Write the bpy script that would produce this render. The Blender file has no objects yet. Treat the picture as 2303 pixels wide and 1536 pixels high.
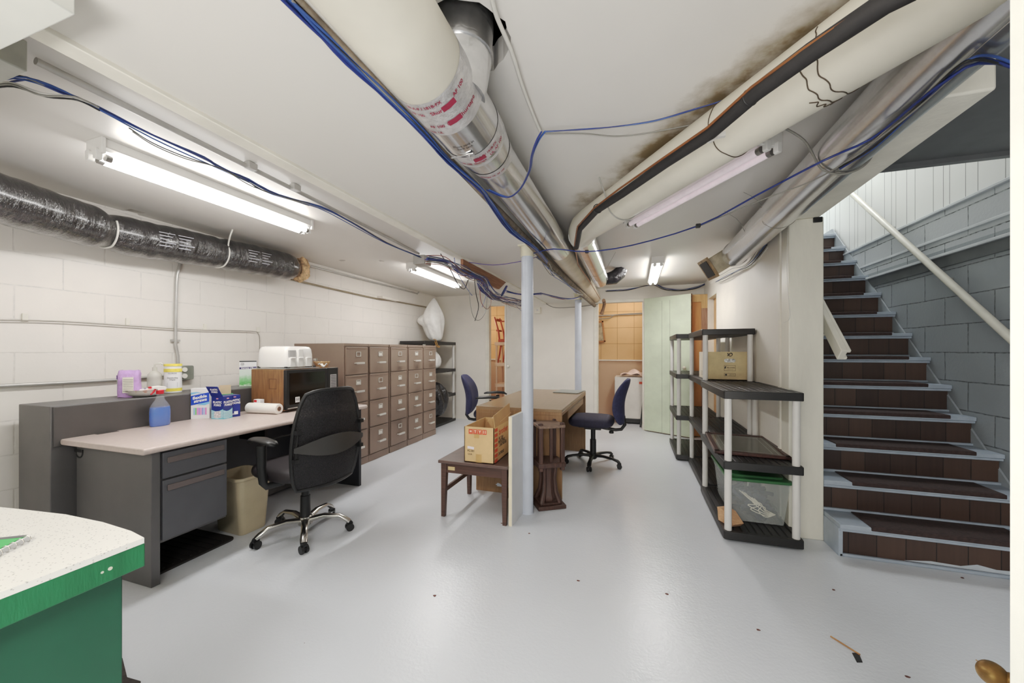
import bpy, math, random
from mathutils import Vector, Matrix
R=math.radians; PI=math.pi
rnd=random.Random(7)
scene=bpy.context.scene; COL=scene.collection
# ---------------------------------------------------------------- camera geometry
FPX=845.0; TH=R(18); CT=math.cos(TH); ST=math.sin(TH); CX=1151.5; HY=790.0; EYE=1.24
def ray(px,py):
    u=(px-CX)/FPX; v=-(py-HY)/FPX
    return (u*CT-ST, u*ST+CT, v)
def pz(px,py,Z=0.0):
    d=ray(px,py); t=(Z-EYE)/d[2]; return Vector((t*d[0],t*d[1],Z))
def pX(px,py,X):
    d=ray(px,py); t=X/d[0]; return Vector((X,t*d[1],EYE+t*d[2]))
def pY(px,py,Y):
    d=ray(px,py); t=Y/d[1]; return Vector((t*d[0],Y,EYE+t*d[2]))
cam=bpy.data.cameras.new('camera'); co=bpy.data.objects.new('camera',cam); COL.objects.link(co)
cam.sensor_width=36; cam.sensor_fit='HORIZONTAL'; cam.lens=36*FPX/2303; cam.shift_y=(HY-768)/2303; cam.clip_start=.02
co.location=(0,0,EYE); co.rotation_euler=(R(90),0,TH); scene.camera=co
# ---------------------------------------------------------------- materials
def lin(c):
    c=c/255.0
    return c/12.92 if c<=.04045 else ((c+.055)/1.055)**2.4
def rgb(c): return (lin(c[0]),lin(c[1]),lin(c[2]),1)
class NT:
    def __init__(s,name):
        s.m=bpy.data.materials.new(name); s.m.use_nodes=True; s.t=s.m.node_tree; s.N=s.t.nodes; s.L=s.t.links
        s.b=s.N['Principled BSDF']
    def n(s,typ,**kw):
        x=s.N.new(typ)
        for k,v in kw.items():
            if k.startswith('i_'): x.inputs[k[2:].replace('_',' ')].default_value=v
            else: setattr(x,k,v)
        return x
    def l(s,a,b): s.L.new(a,b)
    def math(s,op,a,b=None,c=None):
        x=s.n('ShaderNodeMath',operation=op)
        for i,v in enumerate((a,b,c)):
            if v is None: continue
            if isinstance(v,(int,float)): x.inputs[i].default_value=v
            else: s.l(v,x.inputs[i])
        return x.outputs[0]
    def mix(s,f,a,b,bt='MIX'):
        x=s.n('ShaderNodeMix',data_type='RGBA',blend_type=bt)
        for i,v in ((0,f),(6,a),(7,b)):
            if isinstance(v,(int,float,tuple)): x.inputs[i].default_value=v
            else: s.l(v,x.inputs[i])
        return x.outputs[2]
    def ramp(s,f,stops):
        x=s.n('ShaderNodeValToRGB'); e=x.color_ramp.elements
        e[0].position,e[0].color=stops[0][0],stops[0][1]; e[1].position,e[1].color=stops[-1][0],stops[-1][1]
        for p,c in stops[1:-1]:
            q=e.new(p); q.color=c
        s.l(f,x.inputs[0]); return x.outputs[0]
    def pos(s): return s.n('ShaderNodeNewGeometry').outputs['Position']
    def obj(s): return s.n('ShaderNodeTexCoord').outputs['Object']
    def noise(s,v,scale,detail=4,rough=.55):
        x=s.n('ShaderNodeTexNoise'); x.inputs['Scale'].default_value=scale; x.inputs['Detail'].default_value=detail; x.inputs['Roughness'].default_value=rough
        if v is not None: s.l(v,x.inputs['Vector'])
        return x.outputs['Fac']
    def bump(s,h,strength=.3,dist=.01):
        x=s.n('ShaderNodeBump'); x.inputs['Strength'].default_value=strength; x.inputs['Distance'].default_value=dist
        s.l(h,x.inputs['Height']); s.l(x.outputs[0],s.b.inputs['Normal'])
    def base(s,c):
        if isinstance(c,tuple): s.b.inputs['Base Color'].default_value=c
        else: s.l(c,s.b.inputs['Base Color'])
W=(1,1,1,1); K=(0,0,0,1)
def dk(c,f): return tuple(max(0,min(255,v*f)) for v in c[:3])
MC={}
def mat(name,c,rough=.5,metal=0,var=.06,scale=8,bump=0,bscale=60,bdist=.002,spec=.5,emit=0,alpha=None,trans=0,coat=0,stretch=None):
    if name in MC: return MC[name]
    n=NT(name); v=n.obj()
    if stretch:
        mp=n.n('ShaderNodeMapping'); mp.inputs['Scale'].default_value=stretch; n.l(v,mp.inputs[0]); v=mp.outputs[0]
    if var:
        f=n.noise(v,scale); n.base(n.ramp(f,[(.3,rgb(dk(c,1-var))),(.7,rgb(dk(c,1+var)))]))
    else: n.base(rgb(c))
    n.b.inputs['Roughness'].default_value=rough; n.b.inputs['Metallic'].default_value=metal
    n.b.inputs['Specular IOR Level'].default_value=spec
    if bump: n.bump(n.noise(v,bscale),bump,bdist)
    if emit: n.b.inputs['Emission Color'].default_value=rgb(c); n.b.inputs['Emission Strength'].default_value=emit
    if trans: n.b.inputs['Transmission Weight'].default_value=trans
    if coat: n.b.inputs['Coat Weight'].default_value=coat
    if alpha is not None: n.b.inputs['Alpha'].default_value=alpha
    MC[name]=n.m; return n.m
def wood(name,c1,c2,axis='Z',scale=6,rough=.45,k=14):
    if name in MC: return MC[name]
    n=NT(name); mp=n.n('ShaderNodeMapping'); sc=[k,k,k]; sc['XYZ'.index(axis)]=.8; mp.inputs['Scale'].default_value=sc
    n.l(n.obj(),mp.inputs[0]); f=n.noise(mp.outputs[0],scale,6,.65)
    n.base(n.ramp(f,[(.3,rgb(c1)),(.7,rgb(c2))])); n.b.inputs['Roughness'].default_value=rough; n.bump(f,.12,.002)
    MC[name]=n.m; return n.m
def block_wall(name,c,axis,mort=.8,rough=.5,bump=.5,spec=.4,zsplit=None,c2=None):
    n=NT(name); s=n.n('ShaderNodeSeparateXYZ'); n.l(n.pos(),s.inputs[0]); cb=n.n('ShaderNodeCombineXYZ')
    n.l(s.outputs['Y' if axis=='X' else 'X'],cb.inputs[0]); n.l(n.math('ADD',s.outputs['Z'],-.012),cb.inputs[1])
    wob=n.noise(n.pos(),5,3); cb2=n.n('ShaderNodeVectorMath',operation='ADD'); n.l(cb.outputs[0],cb2.inputs[0])
    cw=n.n('ShaderNodeCombineXYZ'); n.l(n.math('MULTIPLY',n.math('ADD',wob,-.5),.012),cw.inputs[1]); n.l(n.math('MULTIPLY',n.math('ADD',wob,-.5),.01),cw.inputs[0]); n.l(cw.outputs[0],cb2.inputs[1])
    b=n.n('ShaderNodeTexBrick'); b.offset=.5; b.inputs['Scale'].default_value=1; b.inputs['Brick Width'].default_value=.406; b.inputs['Row Height'].default_value=.203
    b.inputs['Mortar Size'].default_value=.0045; b.inputs['Mortar Smooth'].default_value=.4
    n.l(cb2.outputs[0],b.inputs['Vector'])
    big=n.noise(n.pos(),1.6,4); col=n.ramp(big,[(.3,rgb(dk(c,.97))),(.7,rgb(dk(c,1.02)))])
    if zsplit:
        col=n.mix(n.math('GREATER_THAN',s.outputs['Z'],zsplit),col,rgb(c2))
    sp=n.noise(n.pos(),30,2); m=n.math('MULTIPLY',b.outputs['Fac'],n.ramp(sp,[(.35,(.25,.25,.25,1)),(.6,W)]))
    n.base(n.mix(m,col,rgb(dk(c,mort)))); n.b.inputs['Roughness'].default_value=rough; n.b.inputs['Specular IOR Level'].default_value=spec
    h=n.math('ADD',n.math('MULTIPLY',b.outputs['Fac'],-1.0),n.math('MULTIPLY',n.noise(n.pos(),45,4),.25)); n.bump(h,bump,.006)
    return n.m
def m_floor():
    n=NT('painted concrete floor'); p=n.pos()
    big=n.noise(p,.8,5); col=n.ramp(big,[(.2,rgb((210,214,220))),(.8,rgb((218,221,226)))])
    mp=n.n('ShaderNodeMapping'); mp.inputs['Rotation'].default_value=(0,0,R(35)); mp.inputs['Scale'].default_value=(3,22,1); n.l(p,mp.inputs[0])
    
    v=n.n('ShaderNodeTexVoronoi'); v.inputs['Scale'].default_value=7; n.l(p,v.inputs['Vector'])
    sz=n.math('MULTIPLY',n.noise(p,3.1,2),.05); sp=n.math('LESS_THAN',v.outputs['Distance'],n.math('ADD',sz,-.014))
    col=n.mix(n.math('MULTIPLY',sp,.75),col,rgb((90,72,66))); n.base(col)
    n.b.inputs['Roughness'].default_value=.27
    h=n.math('ADD',n.noise(p,70,3),n.math('MULTIPLY',n.noise(p,9,2),1.2)); n.bump(h,.3,.0035)
    n.b.inputs['Specular IOR Level'].default_value=.5
    return n.m
def m_ceiling():
    n=NT('painted ceiling board'); p=n.pos(); s=n.n('ShaderNodeSeparateXYZ'); n.l(p,s.inputs[0])
    col=n.ramp(n.noise(p,1.2,4),[(.3,rgb((214,210,204))),(.7,rgb((222,218,212)))])
    d=n.math('ADD',n.math('MULTIPLY',s.outputs['X'],.821),n.math('MULTIPLY',s.outputs['Y'],.571))
    d=n.math('ADD',d,n.math('MULTIPLY',n.math('ADD',n.noise(p,7,6,.65),-.5),.22))
    stn=n.ramp(d,[(.0,K),(1.0,K)])
    mr=n.n('ShaderNodeMapRange'); mr.inputs['From Min'].default_value=1.10; mr.inputs['From Max'].default_value=1.22; n.l(d,mr.inputs['Value'])
    mr2=n.n('ShaderNodeMapRange'); mr2.inputs['From Min'].default_value=1.52; mr2.inputs['From Max'].default_value=1.42; n.l(d,mr2.inputs['Value'])
    mr3=n.n('ShaderNodeMapRange'); mr3.inputs['From Min'].default_value=-.5; mr3.inputs['From Max'].default_value=-.35; n.l(s.outputs['X'],mr3.inputs['Value'])
    f=n.math('MULTIPLY',n.math('MULTIPLY',mr.outputs[0],mr2.outputs[0]),mr3.outputs[0])
    patch=n.ramp(n.noise(p,3.0,5,.6),[(.42,K),(.58,W)]); f=n.math('MULTIPLY',f,patch)
    col=n.mix(f,col,rgb((128,112,84)))
    n.base(col); n.b.inputs['Roughness'].default_value=.42; n.bump(n.noise(p,20,3),.06,.004); return n.m
def galv(name='galvanised steel',c=(222,222,222),rough=.24):
    if name in MC: return MC[name]
    n=NT(name); v=n.n('ShaderNodeTexVoronoi'); v.inputs['Scale'].default_value=70; n.l(n.obj(),v.inputs['Vector'])
    g=n.n('ShaderNodeSeparateColor'); n.l(v.outputs['Color'],g.inputs[0])
    mp=n.n('ShaderNodeMapping'); mp.inputs['Scale'].default_value=(26,.35,26); n.l(n.obj(),mp.inputs[0]); st=n.noise(mp.outputs[0],1,2)
    f=n.math('ADD',n.math('MULTIPLY',g.outputs[0],.10),n.math('ADD',n.math('MULTIPLY',n.noise(n.obj(),5,2),.3),n.math('MULTIPLY',st,.5)))
    n.base(n.ramp(f,[(.25,rgb(dk(c,.93))),(.7,rgb(dk(c,1.06)))])); n.b.inputs['Metallic'].default_value=.92
    n.b.inputs['Roughness'].default_value=rough
    n.bump(st,.22,.01); MC[name]=n.m; return n.m
GREYMETAL=mat('grey painted steel',(92,90,90),.42,0,.04,5,.05,200)
GREYMETAL_D=mat('dark grey steel drawer front',(88,88,92),.4,0,.03)
BLACKP=mat('black plastic',(26,26,27),.42,0,.1)
BLACKS=mat('black shelf plastic',(32,31,31),.45,0,.1,30,.1,80)
POSTM=mat('light grey plastic post',(214,211,206),.4,0,.02)
NAVY=mat('navy upholstery',(50,52,84),.75,0,.12,40,.3,300)
NAVY_SEAT=mat('dark navy seat upholstery',(44,42,62),.75,0,.12,40,.3,300)
HND=mat('brushed steel handle',(214,210,202),.3,.35,.03)
CHROME=mat('polished aluminium',(200,197,192),.2,1,.03)
CREAM=mat('cream painted duct wrap',(222,216,200),.45,0,.04,3,.15,18,.006)
CREAM2=mat('aged cream duct',(205,192,172),.45,.1,.08,5,.15,18,.006)
GALV=galv(); COPPER=mat('copper pipe',(150,100,66),.35,.7,.1)
WALLW=mat('off white painted board',(228,222,212),.5,0,.025,2,.08,25,.004)
TRIMW=mat('white painted wood',(226,221,208),.45,0,.04,6,.2,20,.004)
BLUEC=mat('blue cable jacket',(54,82,142),.4,0,.1); NAVYC=mat('dark blue cable jacket',(34,50,112),.4,0,.1); GREYC=mat('grey cable jacket',(128,126,120),.45,0,.05)
WHITEC=mat('white cable jacket',(215,212,204),.45,0,.03); BLACKC=mat('black cable jacket',(30,30,32),.4,0,.03); REDC=mat('red brown cable jacket',(130,62,52),.4,0,.05); PURPC=mat('violet cable jacket',(92,78,150),.4,0,.05)
BROWNW=wood('dark brown stained wood',(64,44,38),(92,66,56),'X',5,.4)
DESKW=wood('brown wood grain laminate',(122,92,62),(146,114,80),'Z',8,.38,9)
DESKT=wood('brown laminate table top',(128,104,78),(142,117,90),'Y',6,.28,6)
CARD=mat('brown cardboard',(205,170,122),.75,0,.04,10); CARDD=mat('cardboard inside',(180,142,100),.8,0,.04,10)
CABM=mat('taupe painted steel',(133,115,103),.42,0,.03,4,.04,150)
# ---------------------------------------------------------------- mesh builder
class MB:
    def __init__(s): s.v=[]; s.f=[]; s.m=[]
    def add(s,vs,fs,mi=0):
        o=len(s.v); s.v+= [Vector(v) for v in vs]; s.f+=[tuple(i+o for i in f) for f in fs]; s.m+=[mi]*len(fs); return s
    def box(s,x0,x1,y0,y1,z0,z1,mi=0,M=None):
        vs=[(x,y,z) for x in (x0,x1) for y in (y0,y1) for z in (z0,z1)]
        if M is not None: vs=[M@Vector(v) for v in vs]
        return s.add(vs,[(0,1,3,2),(4,6,7,5),(0,4,5,1),(2,3,7,6),(0,2,6,4),(1,5,7,3)],mi)
    def rbox(s,x0,x1,y0,y1,z0,z1,r,mi=0,seg=4,axis='Z',M=None):
        # box with rounded vertical edges about axis
        if axis=='Z': a0,a1,b0,b1,c0,c1=x0,x1,y0,y1,z0,z1
        elif axis=='Y': a0,a1,b0,b1,c0,c1=x0,x1,z0,z1,y0,y1
        else: a0,a1,b0,b1,c0,c1=y0,y1,z0,z1,x0,x1
        pts=[]
        for cx,cy,st in ((a1-r,b1-r,0),(a0+r,b1-r,90),(a0+r,b0+r,180),(a1-r,b0+r,270)):
            for k in range(seg+1):
                a=R(st+90*k/seg); pts.append((cx+r*math.cos(a),cy+r*math.sin(a)))
        return s.prism(pts,axis,c0,c1,mi,M)
    def prism(s,pts,axis,c0,c1,mi=0,M=None):
        n=len(pts); vs=[]
        for c in (c0,c1):
            for a,b in pts:
                v={'Z':(a,b,c),'Y':(a,c,b),'X':(c,a,b)}[axis]; vs.append(M@Vector(v) if M is not None else v)
        fs=[tuple(range(n))[::-1],tuple(range(n,2*n))]+[(i,(i+1)%n,n+(i+1)%n,n+i) for i in range(n)]
        return s.add(vs,fs,mi)
    def tube(s,pts,rad,n=12,mi=0,caps=True,sq=None):
        pts=[Vector(p) for p in pts]; k=len(pts)
        if not hasattr(rad,'__len__'): rad=[rad]*k
        up=None; vs=[]
        for i,p in enumerate(pts):
            t=(pts[min(i+1,k-1)]-pts[max(i-1,0)]).normalized()
            if up is None:
                up=Vector((0,0,1)) if abs(t.z)<.9 else Vector((1,0,0))
            up=(up-t*up.dot(t)).normalized(); w=t.cross(up)
            for j in range(n):
                a=2*PI*(j+.5)/n; sx,sy=(1,1) if sq is None else sq
                vs.append(p+rad[i]*(sx*math.cos(a)*w+sy*math.sin(a)*up))
        fs=[(i*n+j,i*n+(j+1)%n,(i+1)*n+(j+1)%n,(i+1)*n+j) for i in range(k-1) for j in range(n)]
        if caps: fs+=[tuple(range(n))[::-1],tuple(range((k-1)*n,k*n))]
        return s.add(vs,fs,mi)
    def cyl(s,p0,p1,r0,r1=None,n=20,mi=0,caps=True): return s.tube([p0,p1],[r0,r0 if r1 is None else r1],n,mi,caps)
    def lathe(s,prof,c=(0,0,0),n=24,mi=0,sx=1,sy=1):
        vs=[]
        for r,z in prof:
            for j in range(n):
                a=2*PI*j/n; vs.append((c[0]+r*sx*math.cos(a),c[1]+r*sy*math.sin(a),c[2]+z))
        k=len(prof); fs=[(i*n+j,i*n+(j+1)%n,(i+1)*n+(j+1)%n,(i+1)*n+j) for i in range(k-1) for j in range(n)]
        fs+=[tuple(range(n))[::-1],tuple(range((k-1)*n,k*n))]
        return s.add(vs,fs,mi)
    def sheet(s,fn,nu,nv,th=None,mi=0):
        g=[[Vector(fn(i/nu,j/nv)) for j in range(nv+1)] for i in range(nu+1)]
        vs=[p for r in g for p in r]; m=nv+1
        fs=[(i*m+j,(i+1)*m+j,(i+1)*m+j+1,i*m+j+1) for i in range(nu) for j in range(nv)]
        if th:
            nv0=len(vs); nn=[]
            for i in range(nu+1):
                for j in range(nv+1):
                    a=g[min(i+1,nu)][j]-g[max(i-1,0)][j]; b=g[i][min(j+1,nv)]-g[i][max(j-1,0)]
                    nn.append(a.cross(b).normalized())
            vs=vs+[v+q*th for v,q in zip(vs,nn)]
            fs=[f[::-1] for f in fs]+[tuple(q+nv0 for q in f) for f in fs]
            def e(a,b): fs.append((a,b,b+nv0,a+nv0))
            for i in range(nu): e(i*m,(i+1)*m); e((i+1)*m+nv,i*m+nv)
            for j in range(nv): e(j+1,j); e(nu*m+j,nu*m+j+1)
        return s.add(vs,fs,mi)
    def xf(s,M): s.v=[M@v for v in s.v]; return s
    def build(s,name,mats,parent=None,smooth=None,bevel=0,sub=0,at=None,seg=2):
        me=bpy.data.meshes.new(name)
        if parent is not None: org=wloc(parent)
        elif at is not None: org=Vector(at)
        else:
            xs=[v.x for v in s.v]; ys=[v.y for v in s.v]; zs=[v.z for v in s.v]
            org=Vector(((min(xs)+max(xs))/2,(min(ys)+max(ys))/2,min(zs)))
        me.from_pydata([tuple(v-org) for v in s.v],[],s.f)
        if not isinstance(mats,(list,tuple)): mats=[mats]
        for m in mats: me.materials.append(m)
        for p,mi in zip(me.polygons,s.m): p.material_index=mi
        me.validate(); me.update()
        import bmesh
        bm=bmesh.new(); bm.from_mesh(me); bmesh.ops.recalc_face_normals(bm,faces=bm.faces); bm.to_mesh(me); bm.free()
        o=bpy.data.objects.new(name,me); COL.objects.link(o)
        if parent is not None: o.parent=parent
        else: o.location=org
        if smooth is None or smooth:
            ang=R(40) if smooth is None else R(80)
            for p in me.polygons: p.use_smooth=True
            bm=bmesh.new(); bm.from_mesh(me)
            for e in bm.edges:
                if len(e.link_faces)!=2 or e.calc_face_angle(0)>ang: e.smooth=False
            bm.to_mesh(me); bm.free()
        if bevel:
            b=o.modifiers.new('bevel','BEVEL'); b.width=bevel; b.segments=seg; b.limit_method='ANGLE'; b.angle_limit=R(40)
            try: b.harden_normals=False
            except: pass
        if sub:
            q=o.modifiers.new('sub','SUBSURF'); q.levels=sub; q.render_levels=sub
        return o
def wloc(o):
    v=Vector((0,0,0))
    while o is not None: v+=o.location; o=o.parent
    return v
def tag(o,label=None,cat=None,group=None,kind=None):
    if label: o['label']=label
    if cat: o['category']=cat
    if group: o['group']=group
    if kind: o['kind']=kind
    return o
def root(name,label,cat,loc=(0,0,0),group=None):
    o=bpy.data.objects.new(name,None); COL.objects.link(o); o.empty_display_size=.1; o.location=loc
    return tag(o,label,cat,group)
def plabel(o,l): o['label']=l; return o
def copy_tree(o,parent=None):
    c=o.copy(); COL.objects.link(c); c.parent=parent
    for ch in list(o.children): copy_tree(ch,c)
    return c
def struct(o): o['kind']='structure'; return o
def cable(name,pts,r,m,label,cat='cable',group=None,parent=None,sm=True,noise=0):
    pts=[Vector(p)+Vector([rnd.uniform(-noise,noise) for _ in range(3)]) for p in pts]
    if sm and len(pts)>2:
        q=[]; k=len(pts)
        for i in range(k-1):
            p0,p1,p2,p3=pts[max(i-1,0)],pts[i],pts[i+1],pts[min(i+2,k-1)]
            ns=3 if k>10 else 5
            for t in range(ns):
                u=t/ns; q.append(.5*((2*p1)+(-p0+p2)*u+(2*p0-5*p1+4*p2-p3)*u*u+(-p0+3*p1-3*p2+p3)*u**3))
        pts=q+[pts[-1]]
    mb=MB().tube(pts,r,7)
    o=mb.build(name,m,parent,smooth=True,at=None if parent is not None else pts[0])
    if parent is None: tag(o,label,cat,group)
    return o
def text_geo(body,size,xs=1,bold=0):
    cu=bpy.data.curves.new('t','FONT'); cu.body=body; cu.size=size; cu.align_x='CENTER'; cu.align_y='CENTER'; cu.resolution_u=2; cu.offset=bold
    o=bpy.data.objects.new('t',cu); COL.objects.link(o); dg=bpy.context.evaluated_depsgraph_get(); dg.update()
    me=bpy.data.meshes.new_from_object(o.evaluated_get(dg)); vs=[(v.co.x*xs,v.co.y) for v in me.vertices]; fs=[tuple(p.vertices) for p in me.polygons]
    bpy.data.objects.remove(o); bpy.data.curves.remove(cu); bpy.data.meshes.remove(me)
    return vs,fs
def lettering(parent,body,size,org,u,v,m,xs=1,bold=0,fn=None,name='lettering'):
    vs,fs=text_geo(body,size,xs,bold); mb=MB()
    if fn is None:
        org=Vector(org); u=Vector(u).normalized(); v=Vector(v).normalized(); fn=lambda a,b: org+u*a+v*b
    mb.add([fn(a,b) for a,b in vs],fs)
    return mb.build(name,m,parent,smooth=False)
def patch(parent,name,org,u,v,w,h,m):
    org=Vector(org); u=Vector(u).normalized(); v=Vector(v).normalized(); n=u.cross(v)
    mb=MB(); mb.add([org+u*a+v*b+n*c for a in (-w/2,w/2) for b in (-h/2,h/2) for c in (0,.0006)],[(0,1,3,2),(4,6,7,5),(0,4,5,1),(2,3,7,6),(0,2,6,4),(1,5,7,3)])
    return mb.build(name,m,parent,smooth=False)
def TM(x,y,z,rz=0,rx=0,ry=0): return Matrix.Translation((x,y,z))@Matrix.Rotation(rz,4,'Z')@Matrix.Rotation(ry,4,'Y')@Matrix.Rotation(rx,4,'X')
CEIL=2.26; XL=-3.53; YB=6.27; XS=2.2
# ================================================================ SHELL
WL=block_wall('cream painted block wall',(230,224,216),'X',.92,.5,.35); 
WR=block_wall('grey painted block wall',(142,148,152),'X',.6,.38,.9,.5,2.0,(176,182,186))
f=MB().box(-3.8,XS+.2,-1.7,7.6,-.1,0).build('floor',m_floor(),smooth=False); struct(f)
# ceiling slab with real cut-outs
slab=MB().box(-3.8,1.18,-1.7,YB+1.3,CEIL,CEIL+.09).build('ceiling',m_ceiling(),smooth=False,at=(0,0,0)); struct(slab)
cut=MB()
def jag(cx,cy,r,n=26,j=.1,sx=1,sy=1): return [(cx+r*sx*(1+rnd.uniform(-j,j))*math.cos(2*PI*i/n),cy+r*sy*(1+rnd.uniform(-j,j))*math.sin(2*PI*i/n)) for i in range(n)]
cut.prism(jag(-.53,1.13,.15,30,.06),'Z',CEIL-.1,CEIL+.3)
a=pz(300,477,CEIL)
cut.prism([(a.x-.06,a.y-.04),(a.x+.06,a.y-.045),(a.x+.065,a.y+.05),(a.x-.055,a.y+.045)],'Z',CEIL-.1,CEIL+.3)
for px,py in ((768,586),(858,587)):
    a=pz(px,py,CEIL); cut.prism(jag(a.x,a.y,.03,9,.4,1.3,1),'Z',CEIL-.1,CEIL+.3)
cuto=cut.build('cutter',WALLW,smooth=False)
bm_=slab.modifiers.new('b','BOOLEAN'); bm_.object=cuto; bm_.operation='DIFFERENCE'; bm_.solver='EXACT'
dg=bpy.context.evaluated_depsgraph_get(); dg.update(); nm=bpy.data.meshes.new_from_object(slab.evaluated_get(dg)); slab.modifiers.clear(); slab.data=nm; bpy.data.objects.remove(cuto)
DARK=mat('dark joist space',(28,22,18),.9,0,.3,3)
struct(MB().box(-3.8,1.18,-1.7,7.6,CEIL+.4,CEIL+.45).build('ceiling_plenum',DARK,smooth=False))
struct(MB().box(XL-.15,XL,-1.7,7.6,0,CEIL+.4).build('wall_left',WL,smooth=False))
struct(MB().box(-3.8,XS+.2,-1.8,-1.7,0,4.7).build('wall_front',WALLW,smooth=False))
# back wall with two door openings
D1=(pY(1098,800,YB).x,pY(1140,800,YB).x,pY(1110,688,YB).z); D2=(pY(1343,800,YB).x,pY(1447,800,YB).x,pY(1390,680,YB).z)
wb=MB().box(XL,D1[0],YB,YB+.11,0,CEIL).box(D1[0],D1[1],YB,YB+.11,D1[2],CEIL).box(D1[1],D2[0],YB,YB+.11,0,CEIL).box(D2[0],D2[1],YB,YB+.11,D2[2],CEIL).box(D2[1],1.1,YB,YB+.11,0,CEIL)
struct(wb.build('wall_back',WALLW,smooth=False))
# door casings
t=MB()
for (a,b,h) in (D1,D2):
    t.box(a-.05,a,YB-.012,YB,0,h+.05).box(b,b+.05,YB-.012,YB,0,h+.05).box(a,b,YB-.012,YB,h,h+.05)
    t.box(a,a+.015,YB,YB+.11,0,h).box(b-.015,b,YB,YB+.11,0,h)
struct(t.build('trim_1',TRIMW,bevel=.003))
# storage room beyond
n=NT('tan storage wall board'); b=n.n('ShaderNodeTexBrick'); b.offset=0; s_=n.n('ShaderNodeSeparateXYZ'); n.l(n.pos(),s_.inputs[0]); cb=n.n('ShaderNodeCombineXYZ'); n.l(s_.outputs[0],cb.inputs[0]); n.l(n.math('ADD',s_.outputs[2],.12),cb.inputs[1]); n.l(cb.outputs[0],b.inputs['Vector'])
for k_,v_ in (('Scale',1),('Brick Width',.3),('Row Height',.3),('Mortar Size',.003)): b.inputs[k_].default_value=v_
c_=n.mix(b.outputs['Fac'],n.ramp(n.noise(n.pos(),3),[(.3,rgb((214,172,128))),(.7,rgb((222,182,138)))]),rgb((140,98,62)))
n.base(n.mix(n.math('GREATER_THAN',s_.outputs[2],1.08),rgb((206,176,152)),c_)); n.b.inputs['Roughness'].default_value=.8
YC=7.3
struct(MB().box(-3.8,2.1,YC,YC+.1,0,CEIL).build('wall_storage_back',n.m,smooth=False))
struct(MB().box(-3.8,2.1,YC-.03,YC,1.06,1.085).build('trim_2',TRIMW,smooth=False))
struct(MB().box(1.7,1.8,YB+.11,YC,0,CEIL).build('wall_storage_right',n.m,smooth=False))
# partition wall on the right, with a doorway at its far end
yd0=pX(1612,800,1.0).y; yd1=pX(1592,800,1.0).y; zt=2.0
wr=MB().box(1.0,1.08,3.1,yd0,0,CEIL).box(1.0,1.08,yd0,yd1,zt,CEIL).box(1.0,1.08,yd1,YB,0,CEIL)
struct(wr.build('wall_right',WALLW,smooth=False))
struct(MB().box(.997,1.075,yd0,yd0+.014,0,zt).box(.997,1.075,yd1-.014,yd1,0,zt).box(.997,1.075,yd0+.014,yd1-.014,zt-.02,zt).build('trim_3',TRIMW,smooth=False))
struct(MB().box(1.076,1.0795,yd0,yd1,0,zt).build('wall_closet_right',mat('tan board',(206,164,120),.7)))
struct(MB().box(.985,1.0,3.13,3.17,0,2.2).box(.99,1.0,3.17,3.3,0,.1).build('trim_4',TRIMW,bevel=.002))
# post and header beam of the stair opening
pm=mat('thick white painted timber',(224,220,206),.42,0,.05,5,.35,16,.01,stretch=(1,1,.25))
struct(MB().box(.985,1.18,2.965,3.1,0,2.12).build('trim_post',pm,bevel=.006))
struct(MB().box(.99,1.158,1.7,3.095,2.12,2.2399).build('trim_header_beam',pm,bevel=.008))
# stair side
struct(MB().box(XS,XS+.15,-1.7,7.6,0,2.3).build('wall_stair',WR,smooth=False))
n=NT('white grooved panelling'); s_=n.n('ShaderNodeSeparateXYZ'); n.l(n.pos(),s_.inputs[0])
m_=n.math('MODULO',n.math('ADD',s_.outputs[1],10),.3); g1=n.math('LESS_THAN',m_,.006); m2=n.math('MODULO',n.math('ADD',s_.outputs[1],10.1),.3); g2=n.math('LESS_THAN',m2,.006)
m3=n.math('MODULO',n.math('ADD',s_.outputs[1],10.16),.6); g3=n.math('LESS_THAN',m3,.006)
g=n.math('MAXIMUM',n.math('MAXIMUM',g1,g2),g3); n.base(n.mix(g,rgb((222,224,222)),rgb((120,122,120)))); n.b.inputs['Roughness'].default_value=.4
h=n.math('MULTIPLY',g,-1.0); n.bump(h,.5,.004); PANEL=n.m
struct(MB().box(XS+.02,XS+.15,-1.7,7.6,2.3,4.7).build('wall_stair_upper',PANEL,smooth=False))
WG=mat('light grey painted ledge',(196,202,206),.4,0,.04)
struct(MB().box(XS-.02,XS+.03,1.2,5.6,2.29,2.31).box(XS-.012,XS,1.2,5.2,2.08,2.10).box(XS-.03,XS,1.2,5.0,1.945,1.965).build('trim_5',WG,bevel=.003))
struct(MB().box(XS-.012,XS,1.2,4.95,1.865,1.945).build('trim_6',mat('dark grey painted ledge',(92,96,98),.4),bevel=.003))
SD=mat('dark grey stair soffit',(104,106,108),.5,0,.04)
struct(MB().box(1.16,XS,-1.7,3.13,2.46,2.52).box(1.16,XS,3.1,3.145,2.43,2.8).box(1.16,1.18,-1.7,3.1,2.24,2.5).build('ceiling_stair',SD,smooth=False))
struct(MB().box(1.081,1.18,3.101,6.2,0,4.7).box(1.081,XS+.1,6.2,6.3,0,4.7).build('wall_stair_left',mat('white stairwell paint',(226,226,222),.45),smooth=False))
struct(MB().box(1.0,XS+.2,3.1,6.4,4.5,4.6).box(1.1,XS+.2,3.1,3.2,2.8,4.6).build('ceiling_stairwell',WALLW,smooth=False))
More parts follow.
